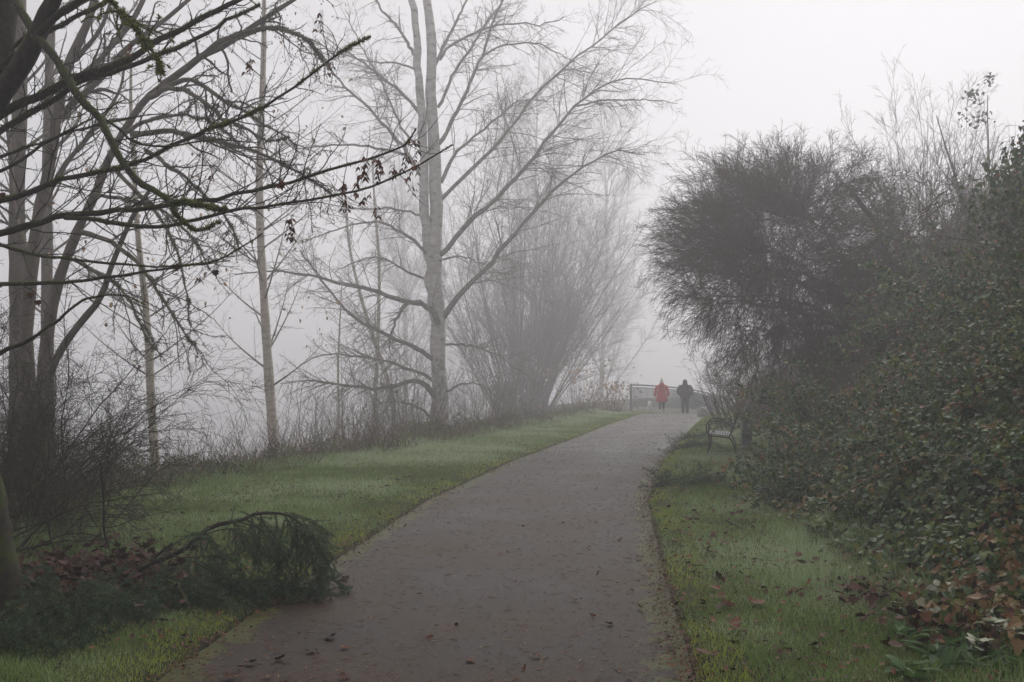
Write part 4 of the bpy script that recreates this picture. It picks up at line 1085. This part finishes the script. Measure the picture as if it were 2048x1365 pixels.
# ------------------------------------------------------------------ broad-leaved weeds lower right
def rosette(x, y, n, s, label, mat, group, T=OVAL, narrow=.55, up=.75):
    b_ = P3(x, y); o = thing('weed_plant', b_, label, 'plant', group)
    a = U(0, 2 * np.pi, n); mb = MB()
    ax = np.stack([np.cos(a) * U(.3, 1, n), np.sin(a) * U(.3, 1, n), np.full(n, up) * U(.4, 1.2, n)], -1)
    nn = np.stack([-np.cos(a), -np.sin(a), np.full(n, 1.1)], -1)
    leaves(mb, b_ + RN.normal(0, .02, (n, 3)) * [1, 1, .2], ax, nn, s * U(.6, 1.25, n), T, U(0, 1, n), wid=narrow, curl=.35)
    mb.build('leaves', mat, o, smooth=True)
    return o
wp = [(1850, 1330), (1905, 1290), (1960, 1340), (2010, 1300), (1800, 1350), (1890, 1350), (1985, 1262), (1860, 1258), (2030, 1345), (1815, 1292), (1930, 1320), (1640, 1085), (1690, 1090), (1720, 1120), (1770, 1215), (2040, 1270)]
for x_, y_ in wp:
    p = gp(x_, y_)
    for q in range(3):
        rosette(p[0] + random.gauss(0, .06), p[1] + random.gauss(0, .08), 9, .14, 'bright green broad-leaved weed among dead leaves under the right bank', M_DOCK, 'broad-leaved weeds under the bank')
for x_, y_, s in ((1985, 1250, .085), (1965, 1290, .075), (2020, 1265, .08), (1958, 1318, .05)):
    dd = 5.9 - .002 * (y_ - 1250); p = px(x_, y_, dd)
    o = rosette(p[0], p[1], 12, s, 'cream variegated bramble sprig at the foot of the right bank', M_CREAM, 'cream bramble sprigs', T=IVY, narrow=1.0, up=.5)
    o.location.z = 0; o.location = (o.location.x, o.location.y, p[2] if p[2] > float(hz(p[0], p[1])) + .03 else float(hz(p[0], p[1])) + .05)

# ------------------------------------------------------------------ fallen leaves
lv = []
for k in range(8):
    mb = MB()
    T = MAPLE if k % 2 == 0 else OVAL
    tv, tf = T
    tv = tv.copy(); tv[:, 2] = tv[:, 2] + .18 * np.sin(tv[:, 0] * 4 + k) * .6 + .22 * (tv[:, 1] - .5) ** 2 + RN.normal(0, .035, len(tv))
    tv[:, 1] -= .5
    mb.add(tv, tf, U(.05, .95))
    lv.append(mb.mesh('fallen_leaf', M_BROWN, smooth=False))
def put_leaf(x, y, s, label, group, lift=.012):
    o = bpy.data.objects.new('fallen_leaf', random.choice(lv)); COL.objects.link(o)
    o.location = (x, y, float(hz(x, y)) + lift) if abs(x - xc(y)) > hw(y) else (x, y, .022)
    o.rotation_euler = (random.gauss(0, .25), random.gauss(0, .25), random.uniform(0, 6.28)); o.scale = (s, s, s * random.uniform(.7, 1.5))
    tag(o, label, 'leaf', group)
random.seed(9)
for x_, y_, s in ((860, 1278, .11), (915, 1248, .09), (665, 1275, .12), (520, 1225, .08), (840, 1190, .07), (1185, 1232, .07), (940, 1322, .10), (690, 1355, .12), (470, 1352, .14), (560, 1300, .08), (1340, 1290, .11), (1050, 1195, .05), (1000, 1090, .05), (880, 1110, .06)):
    p = gp(x_, y_); put_leaf(p[0], p[1], s * .62, 'brown fallen leaf lying on the asphalt path', 'fallen leaves on the asphalt')
for _ in range(46):
    y = 5.3 + 9 * random.random() ** 1.6; o = random.uniform(-1.3, 1.35); put_leaf(xc(y) + o, y, random.uniform(.035, .075), 'brown fallen leaf lying on the asphalt path', 'fallen leaves on the asphalt')
for _ in range(90):
    y = 5.8 + 9 * random.random() ** 1.5; o = random.uniform(hw(y) + .05, Rg(y) - .1); put_leaf(xc(y) + o, y, random.uniform(.05, .12), 'brown fallen leaf resting on the right strip of grass', 'fallen leaves on the right grass', .035)
for _ in range(60):
    y = 7.5 + 9 * random.random() ** 1.5; o = random.uniform(Lg(y) + .3, -hw(y) - .1); put_leaf(xc(y) + o, y, random.uniform(.05, .11), 'brown fallen leaf resting on the left lawn', 'fallen leaves on the left grass', .035)
# fine litter
mb = MB()
def litter(x, y, z, s, T, tn, tilt=.3, wid=1.0):
    n = len(x); a = U(0, 2 * np.pi, n)
    leaves(mb, np.stack([x, y, z], -1), np.stack([np.cos(a), np.sin(a), RN.normal(0, tilt, n)], -1), np.stack([RN.normal(0, tilt, n), RN.normal(0, tilt, n), np.ones(n)], -1), s, T, tn, wid=wid)
n = 11000; y = 4.5 + 40 * U(0, 1, n) ** 1.7; u = U(-1, 1, n); u = np.sign(u) * np.abs(u) ** .7
x = xc(y) + u * hw(y) * .98; zz = .0135 - .02 * u * u
litter(x, y, zz + .004, U(.008, .028, n) * (1 + y / 30), DIAM, U(0, .85, n), .12)
n = 3600; y = 4.5 + 30 * U(0, 1, n) ** 1.7; u = U(-1, 1, n)
litter(xc(y) + u * hw(y) * .97, y, .018 - .02 * u * u, U(.03, .09, n), NARROW, U(.2, .95, n), .06, wid=.5)
n = 6500; y = 4.5 + 25 * U(0, 1, n) ** 1.5; e = np.abs(RN.normal(0, .10, n)); s_ = np.where(U(0, 1, n) < .65, 1, -1)
x = xc(y) + s_ * (hw(y) + .03 - e); litter(x, y, .012 + U(0, .02, n), U(.012, .04, n), DIAM, U(0, .7, n), .3)
n = 1600; y = 4.8 + 14 * U(0, 1, n) ** 1.4; o = U(0, 1, n); x = xc(y) + hw(y) + o * (Rg(y) - hw(y) + .5); litter(x, y, hz(x, y) + U(.015, .045, n), U(.02, .06, n), OVAL, U(0, .75, n), .35)
n = 2600; y = 6 + 16 * U(0, 1, n) ** 1.4; o = U(0, 1, n) ** 1.0; x = xc(y) + Lg(y) + o * (-hw(y) - Lg(y)); litter(x, y, hz(x, y) + U(.015, .045, n), U(.02, .055, n), OVAL, U(0, .75, n), .35)
# drifts of maple leaves under the brambles and round the mossy trunk
n = 600; y = U(5.6, 8.6, n); x = xc(y) + Rg(y) + RN.normal(.1, .25, n); litter(x, y, np.maximum(hz(x, y), 0) + U(.01, .12, n), U(.035, .085, n), MAPLE, U(0, .6, n), .6)
n = 1500; x = RN.normal(-3.35, .42, n); y = RN.normal(7.9, .55, n); litter(x, y, hz(x, y) + U(.01, .16, n), U(.04, .085, n), MAPLE, U(0, .3, n), .6)
tag(mb.build('leaf_litter', M_BROWN, smooth=False), 'scattered brown leaf crumbs and drifts along the path edges and under the bank', 'leaf litter', kind='stuff')

# ------------------------------------------------------------------ bench
def box(mb, c, s, rot=None, tint=.5, bev=0.0):
    c = np.asarray(c, float); s = np.asarray(s, float) / 2
    V = np.array([(x, y, z) for x in (-1, 1) for y in (-1, 1) for z in (-1, 1)]) * s
    if rot is not None: V = V @ np.asarray(rot).T
    mb.add(V + c, [(0, 1, 3, 2), (4, 6, 7, 5), (0, 4, 5, 1), (2, 3, 7, 6), (0, 2, 6, 4), (1, 5, 7, 3)], tint)
def roty(a):
    c, s = math.cos(a), math.sin(a); return np.array([[c, 0, s], [0, 1, 0], [-s, 0, c]])
M_IRON = plain_mat('black painted iron', (.018, .019, .02), .35, .0, .3, 30)
bx, by = 4.12, 21.15
bo = (bx, by, float(hz(bx + .25, by)))
bench = thing('park_bench', bo, 'black iron park bench with slatted seat and looped armrests facing the path', 'bench')
B0 = np.array(bo); ba = math.radians(-13)
BR = np.array([[math.cos(ba), -math.sin(ba), 0], [math.sin(ba), math.cos(ba), 0], [0, 0, 1]])
def bt_(mb, pts, r, k=6, m=20):
    P = resample(catmull(np.array(pts) @ BR.T + B0), m); tubes(mb, P[None], np.full((1, m), r), k)
for ye in (0.0, 1.55):
    for nm, pts, r in (('leg', [(0, ye, -.1), (.03, ye, .1), (.055, ye, .28), (.05, ye, .42)], .017), ('leg', [(.62, ye, -.1), (.6, ye, .08), (.55, ye, .25), (.47, ye, .36), (.3, ye, .39), (.05, ye, .41)], .018),
                       ('armrest', [(.05, ye, .42), (.0, ye, .55), (.01, ye, .66), (.10, ye, .72), (.3, ye, .71), (.46, ye, .66), (.54, ye, .60)], .014), ('armrest_loop', [(.06, ye, .45), (.04, ye, .56), (.08, ye, .66), (.25, ye, .675), (.45, ye, .62), (.53, ye, .57)], .009),
                       ('back_post', [(.46, ye, .38), (.52, ye, .5), (.58, ye, .66), (.64, ye, .82)], .017)):
        mb = MB(); bt_(mb, pts, r); mb.build(nm, M_IRON, bench)
for i in range(8):
    mb = MB(); f = i / 7; box(mb, B0 + BR @ [.06 + f * .40, .775, .445 - .035 * f], (.042, 1.58, .014), BR); mb.build('seat_slat', M_IRON, bench, smooth=False)
for i in range(7):
    mb = MB(); f = i / 6; box(mb, B0 + BR @ [.505 + .125 * f, .775, .47 + .33 * f], (.04, 1.58, .012), BR @ roty(-math.radians(68))); mb.build('back_slat', M_IRON, bench, smooth=False)

# weathered post behind the bench, stone block farther on
M_WOOD = bark_mat('weathered wood', [(0.3, (.12, .12, .125)), (0.7, (.24, .24, .25))], 10, stretch=(4, 4, .6))
pp = np.array([5.35, 22.8, float(hz(5.35, 22.8))])
mb = MB()
ring = lambda z, w0, w1, dx, tz=0: [(pp[0] + dx - w0, pp[1] - w1, pp[2] + z + tz), (pp[0] + dx + w0, pp[1] - w1, pp[2] + z - tz), (pp[0] + dx + w0, pp[1] + w1, pp[2] + z - tz), (pp[0] + dx - w0, pp[1] + w1, pp[2] + z + tz)]
V = ring(-.3, .11, .11, -.05) + ring(.55, .105, .10, .02) + ring(.9, .09, .09, .06, .035) + ring(.97, .07, .07, .07, .03)
Fq = [(a * 4 + i, a * 4 + (i + 1) % 4, a * 4 + 4 + (i + 1) % 4, a * 4 + 4 + i) for a in range(3) for i in range(4)] + [(12, 13, 14, 15)]
tag(mb.add(V, Fq).build('wooden_post', M_WOOD, smooth=False), 'weathered grey wooden post leaning in the brambles behind the bench', 'post')
sx, sy = 8.35, 43.5
sz_ = float(hz(sx, sy))
mb = MB()
rg = np.linspace(0, 2 * np.pi, 9)[:-1]
V = []
for z, r in ((-.2, .24), (.1, .25), (.33, .23), (.43, .19), (.46, .08)):
    V += [(sx + r * 1.05 * math.cos(a) * (1 + .08 * math.sin(3 * a)), sy + r * math.sin(a), sz_ + z + .02 * math.cos(2 * a)) for a in rg]
Fq = [(k * 8 + i, k * 8 + (i + 1) % 8, k * 8 + 8 + (i + 1) % 8, k * 8 + 8 + i) for k in range(4) for i in range(8)]
mb.add(V, Fq); mb.add(V[-8:], [tuple(range(8))])
tag(mb.build('boulder', plain_mat('grey stone', (.42, .41, .38), .9, 0, .25, 9)), 'pale grey boulder at the bank foot near the walkers', 'boulder')

# ------------------------------------------------------------------ railing
M_RAIL = plain_mat('galvanised blue grey steel', (.19, .21, .24), .5, .1, .15, 8)
fp = [(1262, 770, 51), (1290, 771, 52.2), (1320, 773, 53.5), (1350, 775.5, 55), (1380, 779, 57), (1408, 785, 60), (1440, 795, 64)]
tops = [px(*q) for q in fp]
rail = thing('metal_railing', (tops[0][0], tops[0][1], tops[0][2] - 1.3), 'blue grey metal railing with upright bars curving behind the walkers', 'railing')
TP = resample(catmull(tops), 60)
mb = MB(); tubes(mb, TP[None], np.full((1, 60), .045), 8); mb.build('top_rail', M_RAIL, rail)
mb = MB(); tubes(mb, (TP - [0, 0, .13])[None], np.full((1, 60), .022), 6); mb.build('mid_rail', M_RAIL, rail)
mb = MB(); tubes(mb, (TP - [0, 0, 1.12])[None], np.full((1, 60), .022), 6); mb.build('bottom_rail', M_RAIL, rail)
mb = MB()
nb = 120; BP = resample(TP, nb)
tubes(mb, np.stack([BP - [0, 0, 1.12], BP - [0, 0, .13]], 1), np.full((nb, 2), .02), 4); mb.build('bars', M_RAIL, rail); bpy.data.objects['bars']['kind'] = 'stuff'
for i in (0, 12, 24, 36, 48, 59):
    q = TP[i]; mb = MB(); r_ = .075 if i == 0 else .05
    tubes(mb, np.array([[q - [0, 0, 1.5], q - [0, 0, .6], q + [0, 0, .05], q + [0, 0, .052]]]), np.array([[r_, r_, r_, .005]]), 10); mb.build('post', M_RAIL, rail)

# ------------------------------------------------------------------ people and dog
def skin_mesh(verts, edges, radii, name, mat, sub=2):
    me = bpy.data.meshes.new(name + '_cage'); me.from_pydata([tuple(v) for v in verts], edges, []); me.update()
    ob = bpy.data.objects.new(name + '_cage', me); COL.objects.link(ob)
    md = ob.modifiers.new('skin', 'SKIN'); md.use_smooth_shade = True; md.branch_smoothing = .6
    if not me.skin_vertices: me.skin_vertices.new()
    for i, r in enumerate(radii):
        me.skin_vertices[0].data[i].radius = r if isinstance(r, tuple) else (r, r)
    me.skin_vertices[0].data[0].use_root = True
    ss = ob.modifiers.new('sub', 'SUBSURF'); ss.levels = sub; ss.render_levels = sub
    dg = bpy.context.evaluated_depsgraph_get(); dg.update()
    out = bpy.data.meshes.new_from_object(ob.evaluated_get(dg)); out.name = name
    bpy.data.objects.remove(ob)
    out.materials.clear(); out.materials.append(mat)
    for p in out.polygons: p.use_smooth = True
    return out
def part(name, me, parent):
    o = bpy.data.objects.new(name, me); COL.objects.link(o); o.parent = parent; return o
def loft(mb, rings, k=16, cap=True, tint=.5):
    """rings: (cx, cy, z, rx, ry)"""
    a = np.arange(k) / k * 2 * np.pi
    V = [(cx + rx * math.cos(t), cy + ry * math.sin(t), z) for cx, cy, z, rx, ry in rings for t in a]
    Fq = [(r * k + i, r * k + (i + 1) % k, r * k + k + (i + 1) % k, r * k + k + i) for r in range(len(rings) - 1) for i in range(k)]
    mb.add(V, Fq, tint)
    if cap:
        mb.add(V[:k], [tuple(range(k))[::-1]], tint); mb.add(V[-k:], [tuple(range(k))], tint)
M_SKIN = plain_mat('skin', (.5, .3, .22), .55, 0, .08)
M_RED = plain_mat('red coat cloth', (.72, .03, .035), .75, 0, .15, 10)
M_BLK = plain_mat('black coat cloth', (.012, .012, .014), .8, 0, .3, 10)
M_DKT = plain_mat('dark trousers cloth', (.02, .02, .026), .85, 0, .3, 10)
M_WHT = plain_mat('off white wool', (.72, .70, .64), .9, 0, .12, 30)
M_PRT = plain_mat('black print', (.02, .018, .02), .6)
def body(parent, h, arms, stride, trouser):
    s = h / 1.7
    V, E, Rd = [], [], []
    def add(p, r, prev=None):
        V.append(np.array(p) * s); Rd.append(tuple(np.array(r if isinstance(r, tuple) else (r, r)) * s)); i = len(V) - 1
        if prev is not None: E.append((prev, i))
        return i
    pel = add((0, 0, .93), (.15, .11)); wai = add((0, 0, 1.1), (.13, .10), pel); ch = add((0, 0, 1.3), (.155, .11), wai); nk0 = add((0, 0, 1.43), (.07, .07), ch)
    nk = add((0, .01, 1.49), .05, nk0); hd = add((0, .02, 1.58), (.075, .09), nk); tp = add((0, .01, 1.66), (.06, .07), hd)
    nose = add((0, .115, 1.575), .012, hd)
    for sd_, st in ((-1, stride), (1, -stride)):
        hip = add((sd_ * .09, 0, .88), .09, pel); kn = add((sd_ * .09, st * .5 + .02, .5), .058, hip); an = add((sd_ * .09, st - .02, .09), .038, kn); to = add((sd_ * .1, st + .15, .035), (.035, .03), an)
        shd = add((sd_ * .18, 0, 1.38), .055, ch); el, wr = arms(sd_)
        e = add(el, .042, shd); w_ = add(wr, .028, e); d_ = np.array(wr) - np.array(el); d_ = d_ / np.linalg.norm(d_)
        pm = add(np.array(wr) + d_ * .06, (.032, .018), w_)
        for j, (oy, l) in enumerate(((-.03, .06), (-.01, .075), (.01, .08), (.03, .07))):
            f1 = add(np.array(wr) + d_ * .10 + [0, oy, 0], .0085, pm); add(np.array(wr) + d_ * (.10 + l) + [-sd_ * .015, oy, 0], .007, f1)
        t1 = add(np.array(wr) + d_ * .05 + [-sd_ * .01, .045, 0], .009, pm); add(np.array(wr) + d_ * .09 + [-sd_ * .015, .06, 0], .008, t1)
    return part('body', skin_mesh(V, E, Rd, 'body', M_SKIN, 1), parent)
# walker in red
hR = 1.64
red = thing('person', (7.36, 49, .012 - .08), 'person in long red hooded coat, white bobble hat and white boots walking away', 'person', rz=-.15)
armsR = lambda sd_: ((sd_ * .28, -.02, 1.12), (sd_ * .33, .02, .88))
body(red, hR, armsR, .05, None)
mb = MB()
loft(mb, [(0, 0, .58, .29, .20), (0, 0, .60, .30, .21), (0, 0, .80, .26, .185), (0, 0, .98, .215, .16), (0, 0, 1.10, .205, .15), (0, 0, 1.25, .225, .155), (0, 0, 1.36, .225, .14), (0, 0, 1.42, .15, .11), (0, -.01, 1.47, .095, .095)], 20)
for sd_ in (-1, 1):
    P = resample(catmull([(sd_ * .19, 0, 1.36), (sd_ * .255, -.01, 1.22), (sd_ * .30, -.02, 1.06), (sd_ * .33, .02, .88)]), 14); tubes(mb, P[None], np.linspace(.078, .062, 14)[None], 12)
coat = mb.build('coat', M_RED, red, loc=1)
mb = MB(); loft(mb, [(0, -.03, 1.38, .12, .11), (0, -.05, 1.43, .13, .10), (0, -.06, 1.48, .10, .07), (0, -.05, 1.5, .06, .04)], 14); mb.build('hood', M_RED, coat, loc=1)
mb = MB(); loft(mb, [(0, -.158, 1.295, .10, .006), (0, -.152, 1.335, .10, .006)], 12); mb.build('back_print', M_PRT, coat, loc=1)
mb = MB(); loft(mb, [(.14, -.140, 1.30, .02, .02), (.14, -.135, 1.335, .02, .02)], 8); mb.build('badge', M_WHT, coat, loc=1)
mb = MB(); loft(mb, [(0, .01, 1.50, .088, .098), (0, .01, 1.54, .092, .102), (0, .01, 1.60, .085, .095), (0, .01, 1.64, .055, .06), (0, .01, 1.66, .03, .03), (0, .01, 1.69, .045, .045), (0, .01, 1.72, .042, .042), (0, .01, 1.745, .02, .02)], 14); mb.build('hat', M_WHT, red, loc=1)
for sd_, st in ((-1, .05), (1, -.05)):
    mb = MB(); loft(mb, [(sd_ * .085, st - .02, .20, .055, .06), (sd_ * .085, st * .6, .45, .065, .07), (sd_ * .085, 0, .70, .085, .09)], 12); mb.build('trouser_leg', M_DKT, red, loc=1)
    mb = MB(); loft(mb, [(sd_ * .09, st + .04, -.02, .06, .13), (sd_ * .09, st + .04, .04, .06, .13), (sd_ * .09, st + .0, .09, .056, .08), (sd_ * .088, st - .01, .25, .064, .066)], 12); mb.build('boot', M_WHT, red, loc=1)
# walker in black
hB = 1.62
blk = thing('person', (8.44, 48.6, .012 - .07), 'person in black hooded jacket and dark trousers walking with hands in pockets', 'person', rz=-.15)
armsB = lambda sd_: ((sd_ * .34, -.06, 1.10), (sd_ * .24, .08, .93))
body(blk, hB, armsB, .07, None)
mb = MB()
loft(mb, [(0, 0, .76, .245, .17), (0, 0, .80, .25, .18), (0, 0, .95, .25, .175), (0, 0, 1.15, .245, .165), (0, 0, 1.30, .25, .155), (0, 0, 1.37, .225, .135), (0, 0, 1.42, .14, .11), (0, 0, 1.45, .1, .1)], 20)
for sd_ in (-1, 1):
    P = resample(catmull([(sd_ * .20, 0, 1.35), (sd_ * .30, -.03, 1.22), (sd_ * .34, -.05, 1.07), (sd_ * .27, .06, .92)]), 14); tubes(mb, P[None], np.linspace(.085, .07, 14)[None], 12)
jk = mb.build('jacket', M_BLK, blk, loc=1)
mb = MB(); loft(mb, [(0, -.01, 1.40, .13, .12), (0, -.02, 1.47, .115, .125), (0, -.01, 1.55, .115, .125), (0, 0, 1.61, .095, .105), (0, .01, 1.655, .05, .06), (0, .01, 1.665, .01, .01)], 14); mb.build('hood', M_BLK, jk, loc=1)
for sd_, st in ((-1, .07), (1, -.07)):
    mb = MB(); loft(mb, [(sd_ * .10, st - .02, .05, .07, .08), (sd_ * .10, st * .6, .42, .08, .085), (sd_ * .095, 0, .80, .10, .11)], 12); mb.build('trouser_leg', M_DKT, blk, loc=1)
    mb = MB(); loft(mb, [(sd_ * .10, st + .05, -.02, .055, .14), (sd_ * .10, st + .05, .05, .055, .135), (sd_ * .10, st, .10, .05, .07)], 12); mb.build('shoe', M_DKT, blk, loc=1)
# small white dog
dog = thing('dog', (6.55, 47.4, .0), 'small cream white dog trotting beside the person in red', 'dog', rz=-.1)
V = [(0, 0, .24), (0, .14, .25), (0, .25, .31), (0, .31, .375), (0, .38, .36), (0, -.12, .26), (0, -.20, .34), (0, -.20, .42)]
E = [(0, 1), (1, 2), (2, 3), (3, 4), (0, 5), (5, 6), (6, 7)]
Rd = [.095, .10, .07, .068, .03, .085, .025, .02]
def dv(p, r, prev):
    V.append(p); Rd.append(r); E.append((prev, len(V) - 1)); return len(V) - 1
for s_ in (-1, 1):
    q = dv((s_ * .06, .15, .18), .035, 1); q = dv((s_ * .06, .14, .10), .026, q); q = dv((s_ * .06, .15, .02), .024, q)
    q = dv((s_ * .06, -.11, .18), .045, 5); q = dv((s_ * .06, -.16, .10), .026, q); q = dv((s_ * .06, -.14, .02), .024, q)
    q = dv((s_ * .055, .30, .44), .02, 3)
dog.scale = (1.3, 1.3, 1.3)
part('body', skin_mesh(V, E, Rd, 'body', plain_mat('cream fur', (.9, .86, .76), .95, 0, .25, 25), 2), dog)

# ------------------------------------------------------------------ haze
m = bpy.data.materials.new('fog')
m.use_nodes = True
nt = m.node_tree; nt.nodes.clear()
out = nt.nodes.new('ShaderNodeOutputMaterial'); pv_ = nt.nodes.new('ShaderNodeVolumePrincipled')
pv_.inputs['Color'].default_value = (.985, .972, .982, 1); pv_.inputs['Density'].default_value = HAZE_DENSITY; pv_.inputs['Anisotropy'].default_value = 0.5
nt.links.new(pv_.outputs[0], out.inputs['Volume'])
mb = MB()
x0, x1, y0, y1, z0, z1 = -425, 485, -65, 525, -16, 58
V = [(x, y, z) for x in (x0, x1) for y in (y0, y1) for z in (z0, z1)]
mb.add(V, [(0, 1, 3, 2), (4, 6, 7, 5), (0, 4, 5, 1), (2, 3, 7, 6), (0, 2, 6, 4), (1, 5, 7, 3)])
tag(mb.build('haze', m, smooth=False), 'pale grey morning fog filling the air over the river and path', 'fog', kind='stuff')
